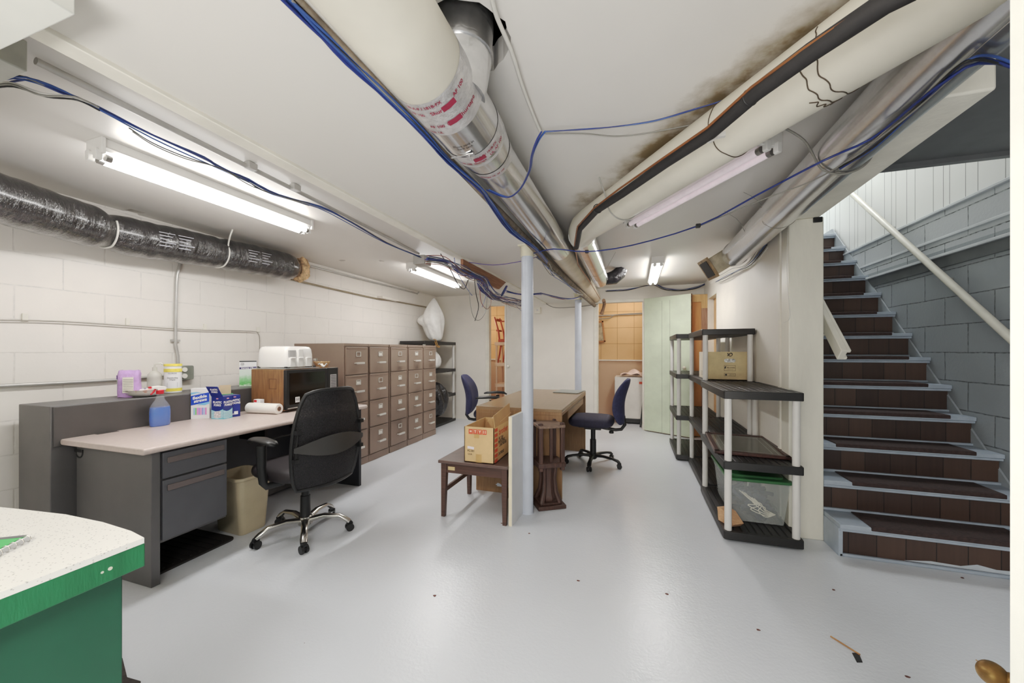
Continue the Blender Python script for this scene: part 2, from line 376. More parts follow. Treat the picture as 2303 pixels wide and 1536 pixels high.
# dropped beam (soffit) carried by the columns
n=NT('painted soffit'); n.base(rgb((217,213,206))); n.b.inputs['Roughness'].default_value=.4; n.bump(n.noise(n.pos(),14,3),.05,.004)
struct(MB().box(-1.40,-.71,.3,YB,2.05,CEIL).build('ceiling_dropped_beam',n.m,smooth=False))
struct(MB().box(-1.455,-1.39,.52,2.95,2.035,2.06).box(-1.455,-1.39,4.15,YB,2.035,2.06).box(-1.405,-1.39,2.95,4.15,2.035,2.06).build('trim_7',TRIMW,bevel=.003))
struct(MB().box(-2.3,-1.17,-1.7,.49,1.98,CEIL).build('ceiling_boxed_drop',mat('greenish white paint',(214,214,206),.45,0,.03,3,.15,12,.006),bevel=.003))
wb_=MB(); y0,y1=2.96,4.12
wb_.add([(x,y,z) for x in (-1.43,-1.405) for y,z in ((y0,2.045),(y1,2.045),(y1-.25,1.92),(y0,1.92))],[(0,1,2,3),(4,7,6,5),(0,4,5,1),(1,5,6,2),(2,6,7,3),(3,7,4,0)])
o=wb_.build('wooden_block',wood('bare brown framing wood',(120,80,56),(168,122,92),'Y',5,.6)); tag(o,'bare brown wooden board exposed under the edge of the dropped white beam','board')
# ================================================================ STEEL COLUMNS
PB=mat('blue grey painted steel column',(190,196,208),.38,0,.04,5,.25,70,.003)
for i,(x,y,l) in enumerate(((-.782,2.79,'blue grey steel column with cream collar standing in front of the brown table'),(-.75,5.33,'distant blue grey steel column rising behind the brown table'))):
    r=root('steel_column',l,'column',(x,y,0),'steel columns under the dropped beam')
    MB().tube([(x,y,0),(x,y,.004),(x,y,1.965)],[.05,.046,.046],28).build('shaft',PB,r)
    MB().cyl((x,y,1.965),(x,y,2.05),.052,.052,28).box(x-.06,x+.06,y-.06,y+.06,2.042,2.05).build('collar',mat('cream column collar',(214,208,186),.45,0,.05,8,.2,60),r)
# ================================================================ LIGHT FIXTURES
TUBE=NT('lit fluorescent tube'); TUBE.b.inputs['Emission Color'].default_value=(1,.985,.965,1); TUBE.b.inputs['Emission Strength'].default_value=TS if (TS:=24.0) else 0; TUBE.base(rgb((255,255,255))); TUBE=TUBE.m
OFFT=mat('unlit tube with faint glow',(226,210,216),.25,0,.05,12,emit=.25)  # unlit tubes get a faint glow in their material
FIX=mat('white enamel fixture',(226,224,220),.35,0,.02)
def fixture(p0,p1,label,lit=True,z=CEIL,drop=.0):
    p0=Vector(p0); p1=Vector(p1); L=(p1-p0).length; ang=math.atan2(p1.y-p0.y,p1.x-p0.x)-PI/2; c=(p0+p1)/2
    r=root('fluorescent_light',label,'ceiling light',(c.x,c.y,z))
    M=TM(c.x,c.y,z-drop,ang)
    MB().box(-.055,.055,-L/2,L/2,-.045,0,0,M).prism([(-.065,-.045),(.065,-.045),(.05,-.06),(-.05,-.06)],'Y',-L/2,L/2,0,M).build('housing',FIX,r,bevel=.003)
    for s in (-1,1):
        e=MB().box(-.065,.065,s*(L/2)-.008,s*(L/2)+.008,-.075,0,0,M)
        for q in (-.032,.032): e.rbox(q-.014,q+.014,s*(L/2)-.02,s*(L/2)+.004,-.105,-.055,.008,0,3,'Y',M)
        e.build('end_cap',FIX,r,bevel=.002)
    for q in (-.032,.032):
        a=M@Vector((q,-L/2+.03,-.085)); b_=M@Vector((q,L/2-.03,-.085))
        tb=MB().cyl(a,b_,.0165,None,16).build('tube',TUBE if lit else OFFT,r)
        d=(b_-a).normalized()
        MB().cyl(a-d*.012,a+d*.01,.0172,None,16).build('tube_cap',mat('tube end cap',(150,148,145),.3,.8,0),tb); MB().cyl(b_-d*.01,b_+d*.012,.0172,None,16).build('tube_cap',mat('tube end cap',(150,148,145),.3,.8,0),tb)
    return r
a=pz(221,330,2.24)
fixture((-2.46,1.10,0),(-2.44,2.30,0),'lit twin tube fluorescent fixture nearest the camera, above the grey desk')
fixture((-2.43,3.74,0),(-2.45,4.96,0),'lit fluorescent fixture above the filing cabinets, beyond the junction box')
fixture((.60,2.02,0),(-.02,2.94,0),'unlit fluorescent fixture with pinkish tubes beside the cream diagonal duct',lit=False)
fixture((.245,4.32,0),(.245,5.54,0),'lit fluorescent fixture at the far end, in front of the green door')
fixture((-.35,-.9,0),(.35,-.9,0),'added fill light fixture overhead, out of view near the entry side of the room')  # added out-of-view fixture that fills the near end with light
# ================================================================ DUCTS
def wrap(cx,cz,r,y0,ang0,sgn=1):
    # text mapped on a duct parallel to Y: a runs round the duct, b along -Y
    def fn(a,b):
        t=ang0+a/r; return Vector((cx+(r+.0012)*math.sin(t),y0+b*sgn,cz-(r+.0012)*math.cos(t)))
    return fn
dx,dz=-.60,2.10
mainr=root('supply_duct','round supply duct, cream wrapped at its near end then bare metal with taped joints','duct',(dx,1.0,2.1))
YY=lambda y:(dx,y,dz)
plabel(MB().tube([YY(-1.6),YY(.3),YY(.8),YY(.99),YY(1.0)],[.118,.118,.121,.121,.117],48).build('wrapped_section',CREAM,mainr),'cream painted wrap section of the duct')
plabel(MB().tube([YY(1.0),YY(1.32),YY(1.38),YY(1.5),YY(1.56),YY(2.35),YY(2.352),YY(3.12)],[.119,.119,.118,.104,.096,.096,.0975,.0975],48).build('metal_section',GALV,mainr),'bare galvanised metal section')
MB().tube([YY(3.12),YY(4.2),YY(4.21),YY(4.22),YY(5.4),YY(5.41),YY(6.15)],[.095,.095,.098,.095,.095,.092,.088],40).build('far_section',CREAM2,mainr)
FOIL=mat('crinkled foil tape',(206,204,204),.35,.55,.08,30,.8,45,.006); TRED=mat('dark red tape print',(140,40,66),.5,0,.1)
tp=[]
for y0,y1,ra,rb in ((.985,1.07,.1215,.1215),(1.06,1.155,.1208,.1208),(1.31,1.40,.1205,.117),(1.49,1.55,.107,.099)):
    tp.append(MB().tube([YY(y0),YY((y0+y1)/2),YY(y1)],[ra,(ra+rb)/2,rb],48,0,False).build('foil_tape',FOIL,mainr,smooth=True))
MB().sheet(lambda u,v:(dx+.1215*math.sin(-.1+.75*u)*(1-.18*v),1.38+.13*v,dz-.1215*math.cos(-.1+.75*u)*(1-.15*v)),8,4,.001).build('foil_patch',FOIL,tp[2]) if False else None
for i,(y,rr,ang,body,sz) in enumerate(((1.005,.122,-.1,'181A-P / 181B-FX',.017),(1.035,.122,.30,'Shurtape',.022),(1.038,.122,-.52,'UL AF 100',.017),(1.10,.1215,.75,'UL Shurtape',.022),(1.102,.1215,-.0,'AF 100  UL',.019),(1.135,.1215,-.45,'Shurtape  UL',.016),(1.02,.122,.95,'AF 100',.018),(1.335,.1202,.55,'181A-P / 181B-FX',.015),(1.365,.1192,.0,'AF 100  Shurtape',.015),(1.36,.1195,.95,'UL AF 100',.018),(1.52,.104,.2,'Shurtape  UL  AF 100',.013))):
    lettering(tp[0 if y<1.06 else 1 if y<1.2 else 2 if y<1.45 else 3],body,sz,None,None,None,TRED,1,.0004,wrap(dx,dz,rr,y,ang,-1))
for y,rr,ang in ((1.035,.1222,.52),(1.10,.1217,.42),(1.345,.120,.28)):
    fn=wrap(dx,dz,rr,y,ang,-1); MB().add([fn(a,b) for a,b in ((-.025,-.011),(0,-.011),(.025,-.011),(.025,.011),(0,.011),(-.025,.011))],[(0,1,4,5),(1,2,3,4)]).build('print_block',TRED,tp[0 if y<1.06 else 1 if y<1.2 else 2])
INK=mat('black marker ink',(40,40,44),.6,0,0)
lettering(mainr,'Move vent in\nback sect.',.016,None,None,None,INK,1,0,wrap(dx,dz,.119,1.245,.12,-1),'handwriting')
fn=wrap(dx,dz,.119,1.285,.14,-1); MB().add([fn(*q) for q in ((-.002,-.01),(.002,-.01),(.014,.012),(.010,.012))],[(0,1,2,3)]).build('marker_arrow',INK,mainr)
MB().tube([(-.57,1.13,2.10),(-.55,1.13,2.2),(-.545,1.13,2.3),(-.545,1.13,2.6)],[.105,.105,.108,.108],32).tube([(-.55,1.13,2.21),(-.55,1.13,2.225)],[.112,.112],32).build('takeoff_collar',GALV,mainr)
MB().box(-.665,-.60,1.292,1.298,1.978,1.9805).box(-.60,-.57,1.285,1.305,1.976,1.9795).cyl((-.59,1.295,1.975),(-.59,1.315,1.965),.002,None,6).build('wire_tie',GALV,mainr)
# torn drywall flap next to the hole
q=pz(1070,128,CEIL); MB().sheet(lambda u,v:(q.x-.02+.05*u+.012*math.sin(7*v),q.y-.03+.07*v,CEIL-.035*u*(1+.4*math.sin(9*v))),4,5,.003).build('torn_ceiling_flap',mat('torn brown paper backing',(140,112,92),.8,0,.2,30)); tag(bpy.data.objects['torn_ceiling_flap'],'torn brown flap of ceiling paper beside the duct hole','ceiling flap')
# cream diagonal duct
nn=Vector((.821,.571,0)); dd=Vector((-.571,.821,0)); W0=nn*1.28+Vector((0,0,2.135))
dg_=root('diagonal_duct','thick cream wrapped duct running diagonally across the right of the ceiling with cracked joints','duct',tuple(W0))
P=[W0+dd*t_ for t_ in (-1.6,-.4,-.02,-.019,0,.001,.5,.51,1.0,1.01,1.7,1.9,2.15,2.33)]
rads=[.112,.112,.112,.116,.116,.111,.111,.113,.111,.111,.111,.109,.108,.107]
P+= [Vector((-.335,2.72,2.13)),Vector((-.365,2.80,2.125)),Vector((-.378,2.90,2.12))]; rads+=[.105,.1,.096]
MB().tube(P,rads,48).build('wrapped_pipe',CREAM,dg_,smooth=True)
CR=mat('dark crack',(74,62,50),.8,0,.1)
for t_,am,rr,a0,a1 in ((-.02,.012,.1135,-2.3,1.2),(.005,.005,.1135,-2.0,.6),(.80,.005,.1128,-2.2,1.9),(.84,.004,.1128,-1.2,2.0),(.86,.008,.1128,-.3,1.6),(1.19,.003,.1128,-3,3),(.42,.015,.1128,-.6,1.4),(.34,.012,.1128,.0,1.2)):
    c0=W0+dd*t_; pts=[]
    for k in range(25):
        an=a0+(a1-a0)*k/24; pts.append(c0+dd*am*math.sin(k*1.7+t_*9)+nn*rr*math.sin(an)+Vector((0,0,-rr*math.cos(an))))
    cable('crack_line',pts,.0018,CR,None,parent=dg_)
# pipe strap under the duct
for t_,rr in ((1.95,.112),):
    c0=W0+dd*t_; cable('strap',[c0+nn*(-.16)+Vector((0,0,.12))]+[c0+nn*rr*math.sin(a_)+Vector((0,0,-rr*math.cos(a_))) for a_ in [R(x) for x in range(-90,100,20)]],.004,mat('grey strap',(150,148,142),.5),None,parent=dg_)
# metal branch duct straight back from the elbow
br=root('branch_duct','short galvanised duct beside the far end of the main duct, under the diagonal duct elbow','duct',(-.38,3.6,2.1))
MB().tube([(-.378,2.86,2.12),(-.378,2.92,2.12),(-.38,2.921,2.12),(-.39,4.3,2.12),(-.39,4.31,2.12),(-.395,4.72,2.12)],[.1,.1,.092,.092,.095,.095],40).build('duct_body',GALV,br)
plabel(MB().sheet(lambda u,v:(-.385+.0955*math.sin(-.25+.55*u),3.0+1.7*v,2.12-.0955*math.cos(-.25+.55*u)),6,4,.001).build('painted_reflection',mat('painted copper reflection',(206,166,138),.35,.5,.06),br),'copper coloured reflection painted as a strip along the duct')  # copper reflection on the metal, put in as a coloured strip
cable('hanger_wire',[(-.18,4.0,CEIL),(-.27,4.0,2.1)]+[(-.39+.1*math.sin(R(a_)),4.0,2.12-.1*math.cos(R(a_))) for a_ in range(80,-100,-20)],.0015,GREYC,None,parent=br)
BAG=mat('black duct sleeve plastic',(44,42,46),.22,0,.2,9,.9,12,.02)
o=MB().tube([(-.33,4.72,2.12),(-.24,4.76,2.14),(-.17,4.80,2.2),(-.14,4.8,2.26)],[.07,.085,.08,.07],20).build('flexible_duct_stub',BAG,smooth=True); tag(o,'small black plastic wrapped flexible duct stub at the end of the metal branch duct','duct')
# right metal duct
rr_=root('return_duct','long galvanised round duct along the stair opening ending in a square boot','duct',(.85,2.2,2.1))
MB().tube([(.86,.1,2.11),(.86,1.35,2.11),(.86,1.351,2.11),(.855,2.5,2.105),(.855,2.51,2.105),(.85,3.0,2.10),(.85,3.01,2.10),(.85,3.72,2.10),(.85,3.73,2.10),(.85,3.80,2.10)],[.103,.103,.1,.1,.103,.1,.103,.1,.107,.107],40).build('duct_body',GALV,rr_)
cable('seam_line',[(.86-.101*math.sin(.25),y,2.108-.101*math.cos(.25)) for y in (.2,1.2,2.2,3.0,3.7)],.0018,GALV,None,parent=rr_)
BT=MB()
M=TM(.775,3.86,2.075,R(102))@Matrix.Rotation(R(-32),4,'X'); BT.box(-.085,.085,-.14,.15,-.08,.08,0,M)
bt=BT.build('square_boot',mat('dusty galvanised sheet',(178,168,148),.5,.3,.15,9,.3,25),rr_,bevel=.004)
g=MB()
M2=M@TM(0,.152,0); g.box(-.10,.10,-.004,.012,-.10,.10,0,M2)
plabel(g.build('register_frame',mat('rusty tan metal',(150,128,98),.6,.2,.2,20),bt),'rusty tan register frame'); g=MB().box(-.075,.075,.01,.016,-.075,.075,0,M2); g.build('register_opening',mat('dark grille',(40,36,32),.7),bt)
M3=M@TM(-.087,0,0)
MB().box(-.002,.0,-.16,.14,-.075,.075,0,M3).build('side_plate',mat('dusty galvanised sheet',(178,168,148)),bt)
for y_,x0 in ((3.05,.62),(2.72,.66),(1.97,.62)):
    pts=[(x0,y_,CEIL-.01),(x0+.09,y_,2.17)]+[(.855+.105*math.sin(R(a_)),y_,2.105-.105*math.cos(R(a_))) for a_ in range(-60,100,20)]
    cable('hanger_strap',pts,.0015 if y_>2 else .005,GREYC,None,parent=rr_)
# old pipes under the main duct, left side
op=root('insulated_pipe','old dusty insulated pipe along the left side of the supply duct','pipe',(-.69,3.4,2.02))
MB().tube([(-.728,.2,2.045),(-.728,1.3,2.04),(-.728,1.8,2.035),(-.722,2.4,2.025),(-.70,3.4,2.0),(-.66,4.4,1.985),(-.62,5.4,1.975),(-.60,6.1,1.97)],[.006,.009,.016,.024,.032,.034,.034,.03],16).build('pipe_body',mat('dusty brown pipe lagging',(122,110,96),.8,0,.2,18,.7,30,.008),op,smooth=True)
plabel(MB().tube([(-.742,.2,2.044),(-.742,1.6,2.04),(-.738,2.4,2.03)],[.006,.008,.012],10).build('dark_pipe',mat('dark green brown pipe',(70,66,58),.6),op),'darker thin pipe')
o=MB().tube([(-.42,5.6,1.98),(-.42,5.75,1.95),(-.44,5.8,1.88),(-.47,5.82,1.80)],[.025,.024,.022,.03],12).build('pipe_end',mat('rusty pipe',(112,86,66),.7,0,.2,20)); tag(o,'rusty bent pipe end hanging under the far end of the ducts','pipe')
# black insulated line with copper pipe under diagonal duct
BP=[(2060,-30),(1995,3),(1820,120),(1700,208),(1600,296),(1500,365),(1400,435),(1340,474),(1303,515),(1296,556)]
pts=[pz(x,y,1.98) for x,y in BP]
ln=root('insulated_line','black foam insulated refrigerant line with copper pipe running under the cream diagonal duct','pipe',tuple(pts[4]))
plabel(MB().tube(pts,[.024]*5+[.019]*5,14).build('foam_sleeve',mat('black foam sleeve',(38,36,36),.7,0,.1,30,.3,60),ln,smooth=True),'black foam sleeve')
cp=[pz(x-11,y-11,1.985) for x,y in BP[:4]]+[pz(x-9,y-9,1.978) for x,y in BP[4:7]]+[pz(x-4,y-6,1.97) for x,y in BP[7:]]+[Vector((-.48,3.4,2.02)),Vector((-.46,4.2,2.0)),Vector((-.47,5.6,2.0))]
MB().tube(cp,.0045,8).build('copper_pipe',COPPER,ln,smooth=True)
for x,y in ((1680,215),(1362,468)):
    k_=min(range(len(pts)-1),key=lambda i:(pts[i]-pz(x,y,1.985)).length); c0=pz(x,y,1.985); e=(pts[k_+1]-pts[k_]).normalized(); c0=pts[k_]+e*(c0-pts[k_]).dot(e); w_=e.cross(Vector((0,0,1))).normalized(); u_=w_.cross(e)
    cable('zip_tie',[c0+w_*(.023*math.cos(R(k)))+u_*(.023*math.sin(R(k))) for k in range(0,361,45)],.0022,BLACKC,None,parent=ln)
c0=pz(1596,302,1.985); d_=(pts[5]-pts[4]).normalized(); MB().cyl(c0-d_*.008,c0+d_*.008,.027,None,16).box(c0.x+.02,c0.x+.05,c0.y+.005,c0.y+.02,1.975,1.99).build('pipe_clamp',mat('white clamp',(215,212,206),.4),ln)
# black flexible duct on the left
fl=root('flexible_duct','fat flexible duct wrapped in black plastic along the upper left wall','duct',(-3.3,1.8,2.05))
pts=[]; rs=[]
ctr=[(-2.75,-.3,2.04),(-2.95,.4,2.05),(-3.12,.85,2.05),(-3.27,1.3,2.045),(-3.355,1.65,2.04),(-3.36,2.0,2.06),(-3.345,2.35,2.075),(-3.335,2.7,2.09),(-3.33,3.0,2.095)]
import bisect
def cr(P,t):
    n_=len(P)-1; i=min(int(t*n_),n_-1); u=t*n_-i; p0=Vector(P[max(i-1,0)]); p1=Vector(P[i]); p2=Vector(P[i+1]); p3=Vector(P[min(i+2,n_)])
    return .5*((2*p1)+(-p0+p2)*u+(2*p0-5*p1+4*p2-p3)*u*u+(-p0+3*p1-3*p2+p3)*u**3)
for k in range(121):
    p=cr(ctr,k/120); y=p.y; r_=.131
    for c_,w_,a_ in ((1.53,.05,.022),(2.25,.035,.014),(3.02,.06,.05)): r_-=a_*math.exp(-((y-c_)/w_)**2)
    r_+=.0015*math.sin(y*23)+.002*math.sin(y*57+1); pts.append(p); rs.append(r_)
n=NT('black polythene sleeve'); mp=n.n('ShaderNodeMapping'); mp.inputs['Rotation'].default_value=(R(38),R(10),R(-25)); mp.inputs['Scale'].default_value=(1.2,3.6,1.0); n.l(n.obj(),mp.inputs[0])
f1=n.noise(mp.outputs[0],5,5,.6); f2=n.noise(n.obj(),3,3); n.base(n.ramp(f2,[(.3,rgb((15,14,17))),(.7,rgb((28,27,31)))])); n.b.inputs['Roughness'].default_value=.2; n.b.inputs['Specular IOR Level'].default_value=1.0; n.b.inputs['Coat Weight'].default_value=1.0; n.b.inputs['Coat Roughness'].default_value=.2
n.bump(f1,1.0,.07)
MB().tube(pts,rs,40).build('plastic_sleeve',n.m,fl,smooth=True)
for c_ in (1.53,2.25):
    k=min(range(121),key=lambda q:abs(pts[q].y-c_)); p=pts[k]; rr2=rs[k]+.004
    up_=[] if c_<2 else [(p.x+.17,p.y,CEIL-.005),(p.x+.14,p.y,2.2)]
    cable('strap',up_+[(p.x+rr2*math.cos(R(a_)),p.y+(.01 if a_>-90 else 0),p.z+rr2*math.sin(R(a_))) for a_ in range(30,-200,-20)],.006,WHITEC,None,parent=fl)
mk=mat('white print on sleeve',(176,176,184),.5,0,.05)
def onflex(y,ang,a,b):
    k=min(range(121),key=lambda q:abs(pts[q].y-(y+b))); p=pts[k]; r_=rs[k]+.0035; t_=ang+a/r_; return Vector((p.x+r_*math.cos(t_),y+b,p.z+r_*math.sin(t_)))
for y0 in (1.78,2.42):
    for i in range(5):
        for j in range(2):
            vs=[onflex(y0+j*.12,-.15+.0,.075-i*.024,0),onflex(y0+j*.12,-.15,.075-i*.024,.10-.02*(i%3)),onflex(y0+j*.12,-.15,.069-i*.024,.10-.02*(i%3)),onflex(y0+j*.12,-.15,.069-i*.024,0)]
            MB().add(vs,[(0,1,2,3)]).build('printed_line',mk,fl)
ins=MB().lathe([(.02,0),(.09,.0),(.12,.02),(.125,.05),(.10,.075),(.04,.08)],(0,0,0),22); rnd2=random.Random(3)
ins.v=[Vector((v.x*(1+rnd2.uniform(-.15,.15)),v.y*(1+rnd2.uniform(-.15,.15)),v.z+rnd2.uniform(-.008,.008))) for v in ins.v]
ins.xf(TM(-3.33,3.02,2.10,0,R(-90))); o=ins.build('insulation_tuft',mat('tan fibre insulation',(202,166,130),.95,0,.25,30,1,60,.02),fl); o['label']='tan fibreglass insulation fraying out of the end'
struct(MB().cyl((-3.33,3.05,2.1),(-3.33,3.0,2.1),.05).build('trim_8',GALV)) if False else None
# ================================================================ WALL CONDUITS, LEFT
EMT=mat('grey steel conduit',(178,176,172),.35,.4,.06)
def LW(x,y,off=.02): p=pX(x,y,XL+off); return p
wp=root('wall_conduit','bent steel conduit dropping down the left wall to the grey outlet box','conduit',tuple(LW(398,700)))
MB().tube([LW(406,575),LW(406,590),LW(398,620),LW(397,640),LW(395,740),LW(395,775),LW(400,800),LW(401,825)],.011,12).build('pipe_run',EMT,wp,smooth=True)
p=LW(396,766); MB().box(XL,XL+.02,p.y-.03,p.y+.03,p.z-.008,p.z+.008).build('pipe_clip',EMT,wp)
p=LW(411,838,.0); ob=root('outlet_box','grey metal outlet box with round receptacles on the left wall above the bookcase','outlet',tuple(p))
MB().rbox(p.y-.055,p.y+.055,p.z-.055,p.z+.055,XL,XL+.05,.012,0,4,'Z').build('x',EMT,ob) if False else None
MB().rbox(XL,XL+.045,p.y-.06,p.y+.055,p.z-.058,p.z+.058,.012,0,4,'X').build('box_body',mat('cast grey outlet box',(128,132,124),.5,.3,.06),ob,bevel=.003)
for dz_ in (-.026,.026): MB().cyl((XL+.045,p.y-.015,p.z+dz_),(XL+.052,p.y-.015,p.z+dz_),.019,None,18).build('receptacle',mat('white receptacle',(235,232,224),.3,0,0),ob)
o=cable('horizontal_conduit',[LW(-40,871),LW(0,868),LW(120,862),LW(230,856),LW(330,848),LW(380,843)],.011,EMT,'horizontal grey conduit low on the left wall just above the grey bookcase','conduit')
o=cable('wall_cable',[LW(-40,718),LW(0,720),LW(60,721),LW(150,724),LW(290,733),LW(400,740),LW(470,743),LW(565,745),LW(580,750),LW(584,765),LW(583,810),LW(584,850)],.004,mat('beige cable',(150,143,132),.5),'thin painted cable clipped across the left wall at eye height','cable')
for i,(x,y) in enumerate(((55,716),(286,725),(460,737),(580,742))):
    p=LW(x,y,0); o=MB().box(XL,XL+.012,p.y-.012,p.y+.012,p.z-.02,p.z+.03).build('cable_clip',TRIMW,bevel=.002); tag(o,'small white clip holding the thin cable on the left wall','clip','cable clips on the left wall')
o=cable('upper_conduit',[LW(640,585,.02),LW(700,599,.02),LW(820,630,.02),LW(930,658,.02),LW(938,660,.02),LW(943,656,.05)],.012,EMT,'grey conduit high on the left wall over the filing cabinets, just below the ceiling','conduit')
o=cable('lower_conduit',[LW(655,628),LW(750,650),LW(850,672),LW(880,676),LW(965,692)],.010,mat('tan conduit',(140,128,108),.5,.2,.06),'thin tan pipe on the left wall below the upper conduit, running toward the white bag','pipe')
p=LW(868,673,0); o=MB().box(XL,XL+.09,p.y-.2,p.y+.2,p.z-.012,p.z+.02).build('wall_bracket',WALLW,bevel=.003); tag(o,'small cream ledge bracket on the left wall crossing the thin tan pipe','bracket')
o=cable('thin_wire',[LW(640,625),LW(641,690),LW(640,735),LW(640,760)],.002,WHITEC,'thin white wire hanging straight down the left wall above the white appliance','wire')
# ceiling conduit + junction boxes
c1=root('ceiling_conduit','straight grey conduit on the ceiling between near and far junction boxes','conduit',(-1.97,2,2.23))
MB().tube([(-1.95,.72,2.235),(-2.0,2.0,2.235),(-2.09,3.35,2.235)],.013,12).build('pipe_run',EMT,c1,smooth=True)
for y_ in (1.47,1.75): MB().box(-1.99,-1.95,y_,y_+.05,2.222,2.258).build('coupling',EMT,c1,bevel=.004)
jb=root('junction_box','galvanised square junction box under the boxed drop at the upper left','junction box',(-1.93,.6,2.2))
jx0,jx1,jy0,jy1=-1.96,-1.78,.45,.70
MB().box(jx0-.1,jx1-.08,jy0,jy1-.03,2.14,2.24).build('box_body',mat('galvanised box',(168,170,164),.4,.5,.06),jb,bevel=.004)
for k in (0,1): MB().cyl((jx0-.06+.07*k,jy0+.01,2.192),(jx0-.06+.07*k,jy0-.004,2.192),.024,None,20).cyl((jx1-.081,jy0+.06+.07*k,2.192),(jx1-.077,jy0+.06+.07*k,2.192),.022,None,20).build('knockout',mat('knockout metal',(140,142,136),.4,.6,.05),jb)
jb2=root('junction_box','small grey junction box at the far end of the ceiling conduit above the wires','junction box',(-2.08,3.42,2.2))
MB().box(-2.15,-2.02,3.34,3.48,2.13,2.22).build('box_body',EMT,jb2,bevel=.004)
GL='blue data cable strapped alongside the ceiling conduit'; 
def strand(base,n_,mats,r,noise,label,group,dz=.0):
    for i in range(n_):
        m_i=mats[i%len(mats)]; off=Vector((rnd.uniform(-noise,noise),rnd.uniform(-noise,noise),rnd.uniform(-noise,noise)*.7))
        cable('data_cable' ,[Vector(p)+off for p in base],r*rnd.uniform(.8,1.15),m_i,label(m_i) if callable(label) else label,'cable',group+(' ' if 0 else ''),noise=noise*.5)
CN={BLUEC.name:'blue',NAVYC.name:'dark blue',GREYC.name:'grey',WHITEC.name:'white',BLACKC.name:'black',REDC.name:'red brown',PURPC.name:'violet'}
b1=[pz(x,y,2.20) for x,y in ((-30,195),(45,178),(120,196),(225,245),(345,305),(460,356),(500,380),(565,408),(620,437),(720,465),(790,500),(870,545),(945,578))]
strand(b1,5,[BLUEC,NAVYC,BLUEC,GREYC,BLUEC],.0035,.014,lambda m:CN[m.name]+' data cable tied along the straight ceiling conduit','cables along the ceiling conduit')
strand([pz(x,y,2.17) for x,y in ((-30,200),(30,190),(100,215),(170,222),(225,245))],3,[GREYC,BLACKC,WHITEC],.003,.012,lambda m:CN[m.name]+' cable drooping below the upper left junction box','drooping cables')
strand([pz(x,y,2.18) for x,y in ((300,290),(350,325),(420,355),(500,378),(560,410),(600,430),(700,460))],2,[GREYC,BLACKC],.0025,.012,lambda m:'thin '+CN[m.name]+' wire sagging below the ceiling conduit','sagging wires')
# cables along the dropped beam edge
b2=[pz(x,y,z) for x,y,z in ((640,-5,2.03),(700,55,2.03),(780,135,2.03),(870,222,2.028),(950,300,2.025),(1010,365,2.02),(1080,425,2.01),(1105,460,2.0),(1150,520,1.98),(1205,560,1.965),(1230,590,1.96))]
strand(b2,7,[BLUEC,NAVYC,BLUEC,BLUEC,GREYC],.0042,.009,lambda m:CN[m.name]+' data cable running along the right edge of the dropped beam','cables along the beam edge')
b3=[pz(x,y,1.98) for x,y in ((1098,428),(1140,443),(1170,425),(1190,385),(1196,350),(1210,315),(1222,296))]
strand(b3,3,[BLUEC,GREYC,NAVYC],.0035,.006,lambda m:CN[m.name]+' cable looping under the supply duct and up to the ceiling','looping cables')
b4=[pz(x,y,2.24) for x,y in ((1222,296),(1300,292),(1380,285),(1470,272),(1560,245),(1630,225))]
strand(b4,2,[BLUEC,NAVYC],.003,.006,lambda m:CN[m.name]+' cable crossing the ceiling toward the cream diagonal duct','crossing cables')
cable('data_cable',[pz(x,y,2.24) for x,y in ((1222,300),(1310,300),(1380,306),(1450,300),(1560,280))],.003,GREYC,'grey sagging cable on the ceiling just left of the cream diagonal duct')
cable('painted_cable',[pz(x,y,2.245) for x,y in ((1105,-10),(1118,40),(1150,115),(1172,185),(1190,235),(1208,280),(1220,306))],.007,WHITEC,'thick white painted cable hanging along the ceiling above the supply duct')
# long blue cable sweeping across
cable('data_cable',[Vector((-.72,2.75,1.98)),pz(1245,560,1.93),pz(1320,566,1.92),pz(1420,552,1.92),pz(1570,508,1.93),pz(1700,440,1.93),pz(1850,362,1.94),pz(1960,312,1.985),pz(2060,232,1.98),pz(2130,180,1.98),pz(2200,142,1.99),pz(2300,150,2.03)],.0042,NAVYC,'long dark blue cable sweeping from the near column to the stair opening')
cable('data_cable',[pz(1570,510,1.93),pz(1700,455,1.95),pz(1830,405,1.97),pz(1930,345,1.97),pz(2040,262,1.98),pz(2140,175,1.985)],.003,GREYC,'long grey cable swinging below the right metal duct toward the stairs')
strand([pz(x,y,1.988) for x,y in ((1890,378),(1960,335),(2040,265),(2110,195),(2170,140),(2220,130),(2290,150))],4,[BLUEC,NAVYC,BLACKC,NAVYC],.004,.006,lambda m:CN[m.name]+' cable along the header beam of the stair opening','cables on the stair header')
for px_,py_ in ((1570,508),(1320,566)):
    c0=pz(px_,py_,1.925); o=MB().box(c0.x-.012,c0.x+.012,c0.y-.012,c0.y+.012,c0.z-.01,c0.z+.01).build('cable_tie',BLACKC,bevel=.003); tag(o,'black tape tie on the long blue cable '+('right of the branch duct' if px_>1400 else 'beneath the branch duct'),'cable tie')
cable('data_cable',[pz(1055,590,2.03),pz(1110,596,2.0),pz(1170,588,2.0),pz(1210,577,1.99)],.003,PURPC,'violet cable strung from the wooden board past the near column')
